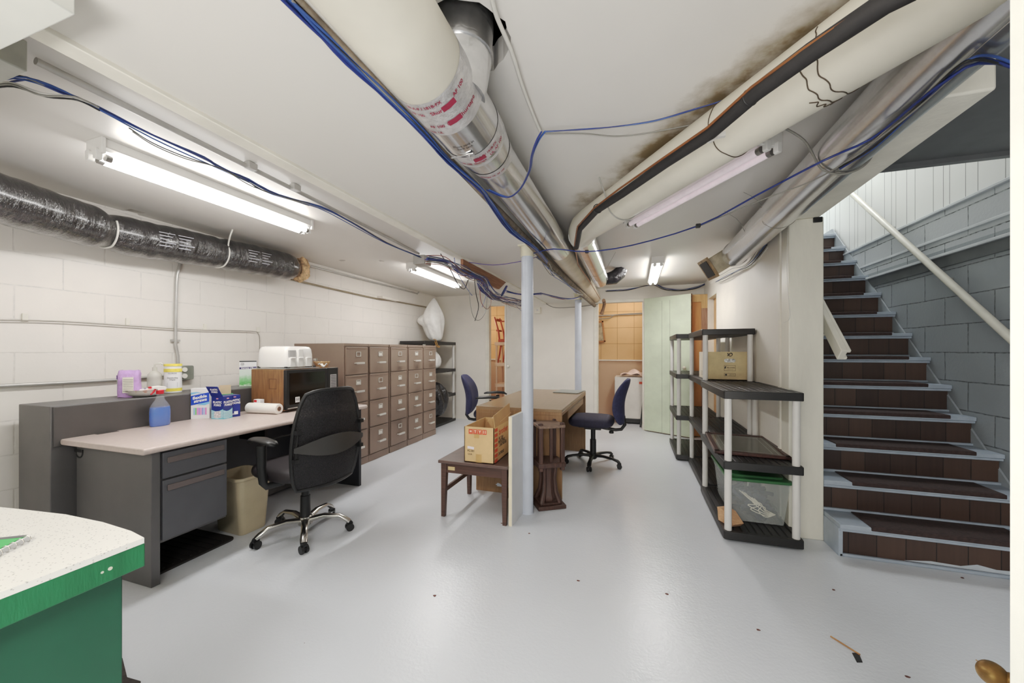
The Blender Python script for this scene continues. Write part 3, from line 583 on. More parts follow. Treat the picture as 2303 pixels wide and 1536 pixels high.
# knot of wires under the wooden block
X1=-1.388
def loop(pp,m,r,lab,gr=None,X=X1,noise=.004): cable('data_cable',[pX(x,y,X) for x,y in pp],r,m,lab,'cable',gr,noise=noise)
cl=[(960,585),(1000,590),(1040,612),(1062,622),(1085,632),(1100,660),(1120,672),(1150,680),(1175,685)]
for i in range(22):
    m_i=[BLUEC,WHITEC,BLUEC,PURPC,GREYC,BLUEC,REDC][i%7]; dxp=rnd.uniform(-9,9); dyp=rnd.uniform(-7,7)
    loop([(x+dxp*(1 if 0<k<8 else .3)+rnd.uniform(-4,4),y+dyp+rnd.uniform(-5,5)) for k,(x,y) in enumerate(cl)],m_i,.0028,CN[m_i.name]+' wire in the tangle hanging below the wooden board','tangled '+CN[m_i.name]+' wires',X1+.006*(i%3))
for i in range(14):
    m_i=[BLUEC,NAVYC,PURPC][i%3]; a_=rnd.uniform(-6,6)
    loop([(1078+a_,630),(1086+a_,652+rnd.uniform(-4,4)),(1105,668+rnd.uniform(-3,5)),(1122,672),(1132+a_*.5,660),(1140+a_*.4,643)],m_i,.0028,CN[m_i.name]+' wire of the U shaped bundle below the wooden board','U shaped bundle of '+CN[m_i.name]+' wires',X1)
loop([(1052,615),(1058,680),(1065,712),(1078,720),(1092,700),(1096,660)],GREYC,.0032,'long grey cable loop hanging lowest below the wooden board')
loop([(1066,615),(1070,660),(1076,690),(1068,722)],BLACKC,.0038,'black cable hanging nearly to the loop bottom below the wooden board')
loop([(992,570),(1010,600),(1030,640),(1045,650),(1052,630)],BLACKC,.0035,'black cable drooping left of the wooden board')
loop([(1078,640),(1082,680),(1096,695),(1104,680),(1102,650)],REDC,.003,'red brown cable loop hanging right of the long grey loop')
loop([(1092,640),(1093,665),(1085,690)],BLUEC,.0028,'short blue wire end dangling in the middle of the tangle')
loop([(1020,580),(1027,610),(1040,635),(1058,660),(1062,665)],BLUEC,.0025,'thin blue wire curving down at the left of the tangle')
loop([(1155,680),(1165,692),(1175,702)],BLUEC,.0025,'short blue wire end just left of the near column')
loop([(1140,685),(1150,700),(1149,720)],WHITEC,.0022,'thin white wire dangling beside the narrow doorway')
b5=[pz(1199,685,1.88),pz(1235,680,1.88),pz(1262,662,1.9),pz(1280,648,1.95),pz(1282,640,2.0)]
strand([Vector((-1.05,4.4,1.93))]+[Vector((-.86,4.7,1.90)),Vector((-.72,4.85,1.92)),Vector((-.64,5.0,1.98)),Vector((-.62,5.05,2.02))],7,[BLUEC,PURPC,WHITEC,NAVYC,REDC,PURPC,BLUEC],.003,.012,lambda m:CN[m.name]+' wire of the bundle climbing to the far pipes right of the near column','bundle to the right of the near column')
strand([Vector((-1.40,4.1,1.93)),Vector((-1.25,4.25,1.91)),Vector((-1.05,4.4,1.93))],7,[BLUEC,PURPC,WHITEC,NAVYC,REDC,PURPC,BLUEC],.003,.012,lambda m:CN[m.name]+' wire joining the tangle to the bundle behind the near column','bundle behind the near column')
for i in range(7):
    m_i=[GREYC,BLUEC,WHITEC][i%3]
    cable('data_cable',[Vector((-.73+.02*i*.3,2.85+.05*i,1.985)),Vector((-.70,3.2+.04*i,1.95+rnd.uniform(-.03,.01))),Vector((-.68,3.6,1.96+rnd.uniform(-.03,.02))),Vector((-.66,4.0,1.93)),Vector((-.64,4.5,1.94)),Vector((-.62,5.0,1.97))],.003,m_i,CN[m_i.name]+' wire tucked along the dusty pipe behind the near column','cable',CN[m_i.name]+' wires along the dusty pipe',noise=.015)
cable('data_cable',[pY(1228,683,6.1),pY(1250,692,6.1),pY(1300,690,6.1),pY(1345,684,6.1)],.006,GREYC,'grey sagging cable high on the back wall behind the far column')
strand([pY(1365,655,6.2),pY(1410,652,6.2),pY(1455,643,6.2),pY(1475,641,6.2),pY(1500,650,6.2),pY(1535,653,6.2),pY(1565,647,6.2),pY(1592,638,6.2)],6,[GREYC,BLUEC,BLACKC,WHITEC,NAVYC],.004,.02,lambda m:CN[m.name]+' cable slung along the top of the back wall over the green door','cables over the green door')
strand([Vector((.93,5.2,2.1)),Vector((.93,4.6,2.05)),Vector((.93,4.2,2.03)),Vector((.96,3.8,2.0)),Vector((.97,3.4,2.08))],5,[WHITEC,GREYC,BLACKC,WHITEC,BLUEC],.0035,.03,lambda m:CN[m.name]+' wire tangled under the square duct boot on the right wall','wires under the duct boot')
cable('thin_wire',[pX(1773,500,.985),pX(1770,600,.985),pX(1774,680,.985),pX(1776,715,.985),pX(1762,726,.985)],.002,WHITEC,'thin painted wire running down beside the timber post','wire')
o=MB().box(1.12,1.17,2.955,2.97,2.085,2.12).build('black_bracket',BLACKP,bevel=.004); tag(o,'small black plastic piece at the top of the timber post','bracket')
p=pY(1210,698,YB); bx=root('wall_junction_box','small white junction box high on the back wall right of the near column','junction box',tuple(p))
MB().box(p.x-.05,p.x+.05,YB-.05,YB,p.z-.06,p.z+.05).build('box_body',TRIMW,bx,bevel=.004); MB().cyl((p.x,YB-.05,p.z),(p.x,YB-.056,p.z),.015).build('switch_dot',EMT,bx)
# ================================================================ FURNITURE, LEFT
# grey desk
dk_=root('steel_desk','grey steel office desk with a pinkish beige laminate top along the left wall','desk',(-2.75,2.05,0))
TOPM=mat('pinkish beige laminate',(202,184,176),.3,0,.03,60,0)
MB().rbox(-3.10,-2.365,1.235,2.92,.708,.742,.016,0,4,'Y').build('desk_top',TOPM,dk_,bevel=.006,seg=3)
ep=MB().box(-3.06,-2.40,1.285,1.325,0,.708).build('end_panel',GREYMETAL,dk_,bevel=.003)
MB().box(-3.06,-2.40,2.845,2.875,0,.708).build('end_panel',mat('dark steel panel',(40,41,46),.4),dk_,bevel=.003)
MB().box(-2.99,-2.97,1.66,2.85,.18,.708).build('modesty_panel',mat('dark steel panel',(40,41,46)),dk_)
pe=MB().box(-3.0,-2.415,1.325,1.675,.21,.708).build('pedestal',GREYMETAL,dk_,bevel=.003)
for z0,z1 in ((.555,.695),(.225,.545)):
    d=MB().box(-2.416,-2.398,1.335,1.668,z0,z1).build('drawer',GREYMETAL_D,dk_,bevel=.003)
    h=MB().rbox(-2.399,-2.392,1.355,1.65,z1-.06,z1-.028,.006,0,3,'X').build('handle',mat('recessed handle',(118,108,106),.35,.3,.03),d,bevel=.002)
    MB().box(-2.4,-2.394,1.628,1.65,z1-.058,z1-.03).build('label_tab',mat('beige tab',(170,160,146),.4,0,0),d) if z0<.5 else None
p=pY(178,1015,1.284); MB().tube([p+Vector((.035*math.cos(R(a_)),0,.035*math.sin(R(a_)))) for a_ in range(180,361,15)],.004,8).box(p.x-.038,p.x+.038,1.28,1.286,p.z-.004,p.z+.012).build('cable_grommet',BLACKP,ep)
p=pz(240,973,.742); MB().box(p.x-.02,p.x+.02,p.y-.05,p.y+.05,.742,.7432).build('grommet_slot',mat('dark slot',(60,56,54),.5),dk_)
MB().box(-2.75,-2.5,2.0,2.02,.60,.70).box(-2.75,-2.5,2.42,2.44,.60,.70).tube([(-2.52,2.0,.60),(-2.52,2.44,.60)],.008,8).build('keyboard_bracket',BLACKP,dk_)
# grey low bookcase behind the desk
hb=root('low_bookcase','long low grey steel cabinet against the left wall behind the desk','cabinet',(-3.25,2.0,0))
MB().box(-3.43,-3.105,1.2,2.98,0,.93).build('cabinet_body',GREYMETAL,hb,bevel=.004)
MB().box(-3.105,-3.098,1.21,2.97,.70,.925).build('front_panel',mat('charcoal steel front',(80,77,76),.4,0,.03),hb,bevel=.002)
# filing cabinets
def cabinet(w,first):
    r=root('filing_cabinet','x','filing cabinet',(0,0,0),'taupe four drawer filing cabinets in a row')
    MB().box(-.67,-.012,0,w,.0,1.323).build('cabinet_body',CABM,r,bevel=.003)
    MB().box(-.012,-.004,0,w,0,.075).build('kick_plate',CABM,r,bevel=.001); MB().box(-.012,-.004,0,w,1.295,1.323).build('top_rail',CABM,r,bevel=.001)
    for k in range(4):
        z0=.085+k*.303; z1=z0+.293
        d=MB().box(-.012,.004,.018,w-.018,z0,z1).build('drawer',CABM,r,bevel=.003)
        MB().box(.0035,.007,.03,w-.03,z1-.018,z1-.008).build('pull_lip',CABM,d)
        c=w*.5+.015; zh=z0+.118
        MB().tube([(.004,c-.055,zh),(.03,c-.055,zh+.003),(.036,c-.05,zh),(.036,c+.05,zh),(.03,c+.055,zh+.003),(.004,c+.055,zh)],.006,8).box(.028,.042,c-.058,c+.058,zh-.009,zh+.011).build('handle',HND,d,bevel=.002)
        zl=z0+.215; h=MB()
        for a0,a1,b0,b1 in ((c-.035,c+.035,zl+.02,zl+.026),(c-.035,c+.035,zl-.026,zl-.02),(c-.035,c-.028,zl-.026,zl+.026),(c+.028,c+.035,zl-.026,zl+.026)): h.box(.004,.009,a0,a1,b0,b1)
        lh=h.build('label_holder',HND,d)
        if (k+first)%3!=0: MB().box(.004,.0055,c-.027,c+.027,zl-.018,zl+.012).build('label_card',mat('white label card',(226,222,212),.6,0,.02),lh)
    return r
ys=[3.13,3.495,3.875,4.25,4.62]; ws=[.36,.372,.368,.362,.362]
labs=['taupe four drawer filing cabinet nearest the desk, its side showing behind the microwave','second taupe filing cabinet from the desk end of the row','middle taupe filing cabinet of the row of five','fourth taupe filing cabinet from the desk end, next to the last','last taupe filing cabinet of the row, beside the black shelving']
p1=cabinet(.366,0); p2=cabinet(.366,1)
for i,(y,l) in enumerate(zip(ys,labs)):
    if i==0: o=p1
    elif i==1: o=p2
    else: o=copy_tree(p2 if i%2 else p1)
    o.location=(-2.82,y+.004*i,0); o['label']=l
# ---- plastic shelving units
def shelf_unit(name,label,x0,x1,y0,y1,levels,postm=POSTM,shm=BLACKS,th=.045,group=None,lip=.05):
    r=root(name,label,'shelving unit',((x0+x1)/2,(y0+y1)/2,0),group)
    for z in levels:
        m=MB().rbox(x0+.003,x1-.003,y0+.003,y1-.003,z-lip+.002,z-.006,.03,0,5)
        L=(y1-y0)-.06; k_=9
        for i in range(k_):
            a=x0+.03+(x1-x0-.06)*i/k_; m.box(a,a+(x1-x0-.06)/k_-.008,y0+.03,y1-.03,z-.008,z)
        for k_,(a,b,c,d) in enumerate(((x0,x1,y0,y0+.03),(x0,x1,y1-.03,y1),(x0-.001,x0+.028,y0+.012,y1-.012),(x1-.028,x1+.001,y0+.012,y1-.012))): m.rbox(a,b,c,d,z-lip-.001*(k_>1),z+.001+.001*(k_>1),.012,0,4)
        m.build('shelf',shm,r,bevel=.003)
    zs=sorted(levels)
    for x in (x0+.032,x1-.032):
        for y in (y0+.034,y1-.034):
            for a,b in zip(zs[:-1],zs[1:]):
                MB().cyl((x,y,a-.005),(x,y,b-lip+.005),.0215,None,20).build('post',postm,r)
    return r
shelf_unit('plastic_shelving','short three tier plastic shelving unit nearest the camera on the right','.' and .557,1.0,2.76,3.67,(.065,.52,.98),group='black plastic shelving units')
shelf_unit('plastic_shelving','middle plastic shelving unit on the right with the cardboard storage box on it',.575,1.0-.012,3.70,4.60,(.065,.52,.98,1.435),group='black plastic shelving units')
shelf_unit('plastic_shelving','farthest plastic shelving unit of the right hand row, in front of the green door',.455,.92,4.63,5.5,(.065,.51,.98,1.435),group='black plastic shelving units')
shelf_unit('plastic_shelving','black plastic shelving in the back left corner holding the white and black bags',-3.5,-3.05,5.06,6.12,(.04,.50,.93,1.40),group='black plastic shelving units')
# ---- storage box (cardboard) on mid unit
bxr=root('storage_box','tan cardboard storage box with oval hand hole on the second shelving unit','box',(.81,4.0,.98))
x0,x1,y0,y1,z0,z1=.63,.975,3.79,4.2,.984,1.235
C2=mat('tan storage cardboard',(200,180,142),.7,0,.05,12); C3=mat('pale cardboard side',(222,208,186),.7,0,.03)
MB().box(x0,x1,y0,y0+.004,z0,z1).box(x0,x1,y1-.004,y1,z0,z1).box(x1-.004,x1,y0,y1,z0,z1).box(x0,x1,y0,y1,z0,z0+.004).build('box_body',C2,bxr)
MB().box(x0-.003,x0+.001,y0,y1,z0,z1).build('side_flap',C3,bxr)
cxb=(x0+x1)/2+.01
for k in range(4): patch(bxr,'printed_line',(x0-.0032,y0+.17,z0+.03+.012*k),(0,-1,0),(0,0,1),.26,.002,INK)
MB().rbox(cxb-.045,cxb+.045,y0-.002,y0+.001,z1-.095,z1-.062,.016,0,6,'Y').build('hand_hole',mat('whitish contents',(186,184,180),.6,0,.4,60),bxr)
for (w,h,zc) in ((.09,.05,z1-.145),(.09,.026,z1-.205)):
    m=MB()
    for a,b,c,d in ((-w/2,w/2,h/2-.002,h/2),(-w/2,w/2,-h/2,-h/2+.002),(-w/2,-w/2+.002,-h/2,h/2),(w/2-.002,w/2,-h/2,h/2)): m.box(cxb+a,cxb+b,y0-.001,y0,zc+c,zc+d)
    m.build('print_frame',INK,bxr)
lettering(bxr,'FELLOWES',.014,(cxb+.008,y0-.0015,z1-.142),(1,0,0),(0,0,1),INK,.95,.0003); MB().prism([(cxb-.042,z1-.15),(cxb-.034,z1-.15),(cxb-.028,z1-.128),(cxb-.04,z1-.132)],'Y',y0-.0015,y0).build('print_mark',INK,bxr)
lettering(bxr,'BANKERS BOX',.007,(cxb+.004,y0-.0015,z1-.158),(1,0,0),(0,0,1),INK); lettering(bxr,'RECYCLED\nCORRUGATED',.007,(cxb+.015,y0-.0015,z1-.205),(1,0,0),(0,0,1),INK)
m=MB().lathe([(.009,0),(.009,.001)],(0,0,0),6); m.xf(TM(cxb-.03,y0-.0005,z1-.205,0,R(90))); m.build('recycling_mark',INK,bxr)
cable('cord_scribble',[(cxb+.0+.02*math.cos(k*1.3),y0-.004,z1-.025+.016*math.sin(k*1.9)) for k in range(9)],.0025,BLACKC,None,parent=bxr)
# tote
tt_=root('storage_tote','translucent plastic tote with green lid on the bottom shelf at right','tote',(.82,3.2,.065))
TC=NT('translucent plastic'); TC.base(rgb((226,230,228))); TC.b.inputs['Roughness'].default_value=.35; TC.b.inputs['Alpha'].default_value=.17; TC=TC.m
def frust(m,x0,x1,y0,y1,z0,z1,ins,th=.003):
    vs=[(x0+ins,y0+ins,z0),(x1-ins,y0+ins,z0),(x1-ins,y1-ins,z0),(x0+ins,y1-ins,z0),(x0,y0,z1),(x1,y0,z1),(x1,y1,z1),(x0,y1,z1)]
    m.add(vs,[(0,3,2,1),(0,1,5,4),(1,2,6,5),(2,3,7,6),(3,0,4,7)])
m=MB(); frust(m,.63,.985,2.93,3.50,.068,.36,.03); o=m.build('tub',TC,tt_,smooth=False); so=o.modifiers.new('s','SOLIDIFY'); so.thickness=.003; bv=o.modifiers.new('b','BEVEL'); bv.width=.02; bv.segments=3
GL_=mat('green plastic lid',(52,104,62),.4,0,.05)
ld=MB().rbox(.61,1.0,2.91,3.52,.355,.375,.03).rbox(.65,.96,2.96,3.47,.37,.388,.03).build('lid',GL_,tt_,bevel=.005)
MB().rbox(.76,.88,2.922,2.93,.362,.369,.003,0,3,'Y').build('latch_line',mat('lighter green line',(96,150,100),.4),ld)
cnt=MB(); rc=random.Random(5)
for i in range(60):
    a=Vector((rc.uniform(.70,.91),rc.uniform(3.0,3.4),rc.uniform(.085,.22))); d=Vector((rc.uniform(-1,1),rc.uniform(-1,1),rc.uniform(-.3,.3))).normalized()*rc.uniform(.02,.05)
    cnt.cyl(a-d,a+d,rc.uniform(.008,.022),None,10)
tc=cnt.build('contents',mat('dark jumbled contents',(36,42,56),.6,0,.4,12),tt_); tc['kind']='stuff'; tc['label']='dark jumble of cords inside the tote'
for i in range(6):
    y_=2.985
    cable('white_cord',[(.70+.02*i+.0*i,y_+.02*(i%3),.27-.012*i),(.78+.01*i,y_,.20-.005*i),(.80+.05*math.cos(i),y_,.17+.03*math.sin(i)),(.86,y_+.01,.15-.01*i),(.92,y_+.02,.12)],.0028,mat('off white cord',(236,228,206),.5,0,0),None,parent=tt_)
o=MB().prism([(-.02,0),(.09,0),(.12,.03),(.05,.085),(-.03,.09)],'Y',-.04,.04).xf(TM(.60,2.93,.067,R(-60))).build('wood_scrap',wood('raw pale wood scrap',(176,130,96),(206,164,128),'X',5,.7),bevel=.003); tag(o,'rough pale scrap of wood leaning at the front corner of the bottom right shelf','wood scrap')
# framed picture lying on shelf
fr=root('framed_picture','dark framed glass picture lying flat on the middle shelf of the nearest unit','picture',(.79,3.25,.52))
M=TM(.785,3.26,.523,R(-4)); w,h=.225,.33; m=MB()
for a,b,c,d in ((-w,w,-h,-h+.035),(-w,w,h-.035,h),(-w,-w+.035,-h,h),(w-.035,w,-h,h)): m.box(a,b,c,d,0,.022,0,M)
m.build('frame',wood('dark cherry frame',(52,32,28),(84,52,44),'Y',5,.35),fr,bevel=.004)
MB().box(-w+.03,w-.03,-h+.03,h-.03,0,.012,0,M).build('mat_board',mat('grey green mount',(128,124,108),.5,0,.05),fr); m=MB()
for k_,e_ in enumerate((.05,.085)):
    for a,b,c,d in ((-w+e_,w-e_,-h+e_,-h+e_+.004),(-w+e_,w-e_,h-e_-.004,h-e_),(-w+e_,-w+e_+.004,-h+e_,h-e_),(w-e_-.004,w-e_,-h+e_,h-e_)): m.box(a,b,c,d,.012,.0128,0,M)
m.build('mount_lines',mat('pale mount line',(206,204,190),.5),fr)
MB().box(-w+.03,w-.03,-h+.03,h-.03,.016,.017,0,M).build('glass',mat('picture glass',(150,152,146),.06,0,0,alpha=.25,spec=.8),fr)
# ================================================================ STAIRS
st=root('staircase','steep stair flight with brown panelled risers, grey blue nosings and dark carpet treads','staircase',(1.69,4,0))
n=NT('brown panel risers'); s_=n.n('ShaderNodeSeparateXYZ'); n.l(n.pos(),s_.inputs[0])
ix=n.math('MULTIPLY',s_.outputs[0],7.3); wn=n.n('ShaderNodeTexWhiteNoise',noise_dimensions='2D'); cb=n.n('ShaderNodeCombineXYZ'); n.l(n.math('FLOOR',ix),cb.inputs[0]); n.l(n.math('FLOOR',n.math('MULTIPLY',s_.outputs[2],5.03)),cb.inputs[1]); n.l(cb.outputs[0],wn.inputs[0])
mp=n.n('ShaderNodeMapping'); mp.inputs['Scale'].default_value=(60,60,4); n.l(n.pos(),mp.inputs[0])
col=n.ramp(n.math('ADD',n.math('MULTIPLY',wn.outputs[0],.6),n.math('MULTIPLY',n.noise(mp.outputs[0],1,4),.4)),[(.1,rgb((50,36,32))),(.9,rgb((84,64,54)))])
gr=n.math('LESS_THAN',n.math('FRACT',ix),.03); n.base(n.mix(gr,col,rgb((22,16,14)))); n.b.inputs['Roughness'].default_value=.4; n.bump(n.math('MULTIPLY',gr,-1.0),.6,.004); RISER=n.m
NOSE=mat('grey blue painted nosing',(158,168,180),.4,0,.05,9,.2,30)
CARP=mat('dark brown carpet tread',(58,44,42),.85,0,.18,60,.6,400)
RISE,RUN,Y0s=.1988,.2045,2.775
for k in range(13):
    yk=Y0s+RUN*k; z0=RISE*k; z1=RISE*(k+1)
    xl=1.182
    rs_=MB().box(xl,XS-.01,yk+.02,yk+.04,z0,z1-.03).build('riser',RISER,st,smooth=False)
    td=MB().box(xl-.002 if k else 1.18,XS-.004,yk-.015,yk+RUN+.03 if k<12 else 6.2,z1-.028,z1).box(xl,XS-.004,yk-.006,yk+.02,z1-.045,z1-.028).box(xl,XS-.01,yk+.0,yk+.02,z0,z0+.018).build('tread',NOSE,st,bevel=.004)
    MB().rbox(1.33,XS-.14,yk-.006,yk+RUN+.005,z1,z1+.009,.02,0,3).rbox(-.012,.012,0,1,0,1,.001) if False else None
    m=MB().box(1.33,XS-.14,yk-.008,yk+RUN+.012,z1,z1+.008).box(1.33,XS-.14,yk-.02,yk-.006,z1-.018,z1+.007); m.build('carpet_tread',CARP,td,bevel=.004)
    if k in (0,):
        MB().box(1.178,1.2,yk+.0,yk+RUN+.02,0,z1-.028).build('side_string',NOSE,st,bevel=.003)
m=MB(); xx=1.5; ptsP=[(1.5,.02),(1.62,.035),(1.75,.03),(1.82,.05),(1.9,.035),(2.0,.04),(2.08,.02),(2.15,.03),(2.18,.015),(1.9,.018)]
m.prism(ptsP,'Y',Y0s+.0185,Y0s+.02).build('paint_smear',mat('pale blue paint smear',(186,194,202),.5),st)
m.box(0,0,0,0,0,0) if False else None
MB().prism([(2.75,0),(2.75,.03),(5.3,2.66),(5.5,2.66),(5.5,2.4),(3.05,0)],'X',XS-.014,XS-.002).build('side_skirt',mat('grey painted skirt board',(150,157,162),.45,0,.05),st)
# rails
hr=root('wooden_handrail','short white painted wooden handrail ending beside the timber post','handrail',(1.27,3.1,1.3))
a=Vector((1.26,2.92,1.215)); b_=Vector((1.26,4.6,2.93)); d=(b_-a).normalized(); up=Vector((0,-d.z,d.y))
def board(m,a,b,w,t,up_):
    d=(b-a).normalized(); s=d.cross(up_).normalized(); vs=[p+s*i*t/2+up_*j*w/2 for p in (a,b) for i in (-1,1) for j in (-1,1)]
    m.add(vs,[(0,1,3,2),(4,6,7,5),(0,4,5,1),(2,3,7,6),(0,2,6,4),(1,5,7,3)])
m=MB(); board(m,a,b_,.085,.036,up); m.build('rail_board',TRIMW,hr,bevel=.005); m=MB(); board(m,a+up*.032+Vector((.024,0,0)),b_+up*.032+Vector((.024,0,0)),.02,.02,up); board(m,a-up*.032+Vector((.024,0,0)),b_-up*.032+Vector((.024,0,0)),.02,.02,up); m.build('rail_moulding',TRIMW,hr,bevel=.004)
cable('bracket',[(1.18,3.2,1.32),(1.26,3.12,1.36)],.008,TRIMW,None,parent=hr)
pr=root('pipe_handrail','long white round handrail sloping down the grey block wall','handrail',(2.12,4,2.2))
p0=pX(2269,757,2.11); p1=pX(1915,435,2.11); d=(p1-p0).normalized(); MB().cyl(p0-d*.9,p1+d*.6,.023,None,20).build('rail_tube',mat('cream painted rail',(206,204,192),.35,0,.04),pr)
for t_ in (.15,.75,1.6): q_=p0+d*t_; MB().tube([q_,q_+Vector((.05,0,-.06)),q_+Vector((.088,0,-.06))],.009,10).build('bracket',EMT,pr)
# ================================================================ CENTRE FURNITURE
tb=root('wood_table','brown wood grain office desk standing in the middle of the room','desk',(-.96,3.9,0))
tx0,tx1,ty0,ty1=-1.345,-.572,3.10,4.72
MB().box(tx0,tx1,ty0,ty1,.728,.752).build('table_top',DESKT,tb,bevel=.002)
MB().box(tx0-.001,tx1+.001,ty0-.001,ty1+.001,.70,.7285).build('top_edge',DESKW,tb,bevel=.002)
for y in (ty0,ty1-.03): MB().box(tx0,tx1,y,y+.03,0,.70).build('end_panel',DESKW,tb,bevel=.002)
MB().box(tx0+.05,tx0+.07,ty0+.03,ty1-.03,.1,.70).build('modesty_panel',DESKW,tb)
pd=MB().box(tx0+.1,tx1-.1,ty0+.03,ty0+.45,.06,.66).build('pedestal',mat('cream drawer unit',(206,196,172),.5,0,.03),tb,bevel=.003)
for z0,z1 in ((.08,.36),(.375,.5),(.515,.645)): MB().box(tx1-.1,tx1-.085,ty0+.04,ty0+.44,z0,z1).build('drawer',mat('brown drawer front',(176,158,132),.45),pd,bevel=.002)
o=MB().box(tx1-.03,tx1-.02,ty0+.45,ty1-.05,.6,.7).build('apron',DESKW,tb)
MB().sheet(lambda u,v:(-1.15+.11*u+.01*math.sin(9*v),ty0-.0012,.055+.03*v*(.6+.4*math.sin(6*u+1))),8,4).build('paint_smear',mat('pale blue paint smear',(186,194,202),.5),tb)
# laptop-like folder on the table
fd=root('folder','flat grey folder lying at the far right corner of the brown desk','folder',(-.75,4.4,.752))
M=TM(-.74,4.50,.753,R(-8)); MB().box(-.15,.15,-.17,.17,0,.004,0,M).build('cover',mat('grey plastic cover',(120,122,116),.35),fd,bevel=.001); MB().box(-.148,.15,-.165,.168,.005,.009,0,M@Matrix.Rotation(R(2),4,'Z')).build('sheet',mat('dark grey sheet',(136,138,132),.4),fd)
# bench / stool
BR=wood('dark brown stained wood',(64,44,38),(92,66,56))
bn=root('wooden_bench','small dark brown wooden bench with splayed legs under the open carton','bench',(-1.11,2.75,0))
MB().box(-1.395,-.845,2.50,3.02,.405,.428).build('seat',mat('dark brown bench top',(92,74,68),.4,0,.08,12),bn,bevel=.004)
MB().box(-1.365,-.875,2.53,2.548,.33,.405).box(-1.365,-.875,2.985,3.0,.33,.405).box(-1.372,-1.355,2.54,2.99,.33,.405).box(-.885,-.868,2.54,2.99,.33,.405).build('apron',BROWNW,bn,bevel=.002)
for sx,x in ((-1,-1.36),(1,-.88)):
    for sy,y in ((-1,2.545),(1,2.985)):
        m=MB(); t0,t1=.022,.015; e=Vector((x+sx*.004,y+sy*.012,0))
        vs=[(x-t0,y-t0,.405),(x+t0,y-t0,.405),(x+t0,y+t0,.405),(x-t0,y+t0,.405)]+[(e.x-t1,e.y-t1,0),(e.x+t1,e.y-t1,0),(e.x+t1,e.y+t1,0),(e.x-t1,e.y+t1,0)]
        m.add(vs,[(0,1,2,3),(4,7,6,5),(0,4,5,1),(1,5,6,2),(2,6,7,3),(3,7,4,0)]).build('leg',BROWNW,bn,bevel=.003)
for x in (-1.365,-.876): MB().box(x-.009,x+.009,2.54,2.99,.175,.21).build('stretcher',BROWNW,bn,bevel=.002)
MB().box(-1.325,-1.27,2.528,2.53,.352,.378).build('paper_tag',mat('tan paper tag',(206,180,130),.6),bn)
# carton on bench
ct=root('cardboard_carton','open brown cardboard carton with red printing standing on the small bench','box',(-1.04,2.75,.428))
x0,x1,y0,y1,z0,z1=-1.188,-.955,2.52,2.925,.43,.688
MB().box(x0,x1,y0,y0+.005,z0,z1).box(x0,x1,y1-.005,y1,z0,z1).box(x0,x0+.005,y0,y1,z0,z1).box(x1-.005,x1,y0,y1,z0,z1).box(x0,x1,y0,y1,z0,z0+.005).build('carton_body',CARD,ct)
fl_=MB().sheet(lambda u,v:(x1+ .0-.10*u*.3+.02*u, y0+.02+(y1-y0-.04)*v, z1+.085*u+.045*v*u),3,3,.004).build('flap',CARDD,ct)
MB().sheet(lambda u,v:(x1-.10*u,y0+.12+(.28)*v,z1+.02+.03*math.sin(3*u)+.03*v),3,3,.004).build('flap',CARDD,ct)
MB().sheet(lambda u,v:(x0+.01+(x1-x0-.02)*u,y1-.006-.05*v,z1-.17*v),2,2,.003).build('flap',CARDD,ct)
RED=mat('red carton ink',(206,84,62),.6,0,.04); WH=mat('white carton print',(226,206,176),.6,0,0)
for k in range(4):
    xc=x0+.052+.036*k; patch(ct,'symbol_block',(xc,y0-.0002,z1-.034),(1,0,0),(0,0,1),.033,.036,RED)
lettering(ct,'=',.03,(x0+.052,y0-.0012,z1-.034),(1,0,0),(0,0,1),WH,1,.001); lettering(ct,'T',.026,(x0+.088,y0-.0012,z1-.034),(1,0,0),(0,0,1),WH,1,.001); lettering(ct,'Y',.028,(x0+.124,y0-.0012,z1-.034),(1,0,0),(0,0,1),WH,1,.001); lettering(ct,'11',.028,(x0+.160,y0-.0012,z1-.034),(1,0,0),(0,0,1),WH,1,.001)
TAPE=mat('brown packing tape',(190,150,98),.3)
patch(ct,'tape',(x0+.098,y0-.0002,z1-.065),(1,0,0),(0,0,1),.04,.03,TAPE); patch(ct,'tape',(x0+.115,y0-.0002,z0+.032),(1,0,0),(0,0,1),.045,.06,TAPE)
patch(ct,'address_sticker',(x0+.052,y0-.0002,z0+.105),(1,0,-.1),(.1,0,1),.052,.018,mat('pale sticker',(222,214,222),.5))
lettering(ct,'PC-301',.021,(x0+.054,y0-.0012,z0+.082),(1,0,0),(0,0,1),INK,.9,.0004); lettering(ct,'U.S.A.',.016,(x0+.047,y0-.0012,z0+.058),(1,0,0),(0,0,1),INK,.9,.0004)
for k in range(7): patch(ct,'red_stripe',(x1+.0002,y0+.045,z1-.022-.037*k),(0,1,0),(0,0,1),.06,.024,RED)
lettering(ct,'brother',.062,(x1+.0012,y0+.205,z1-.05),(0,1,0),(0,0,1),RED,1.05,.001)
lettering(ct,'PC-301',.034,(x1+.0012,y0+.15,z1-.10),(0,1,0),(0,0,1),INK,1,.0006); lettering(ct,'PRINTING',.034,(x1+.0012,y0+.165,z1-.125),(0,1,0),(0,0,1),INK,1,.0006); lettering(ct,'CARTRIDGE',.03,(x1+.0012,y0+.19,z1-.15),(0,1,0),(0,0,1),INK,1,.0006); lettering(ct,'CARTRIDGE',.03,(x1+.0012,y0+.15,z1-.21),(0,1,0),(0,0,1),INK,.8,.0006)
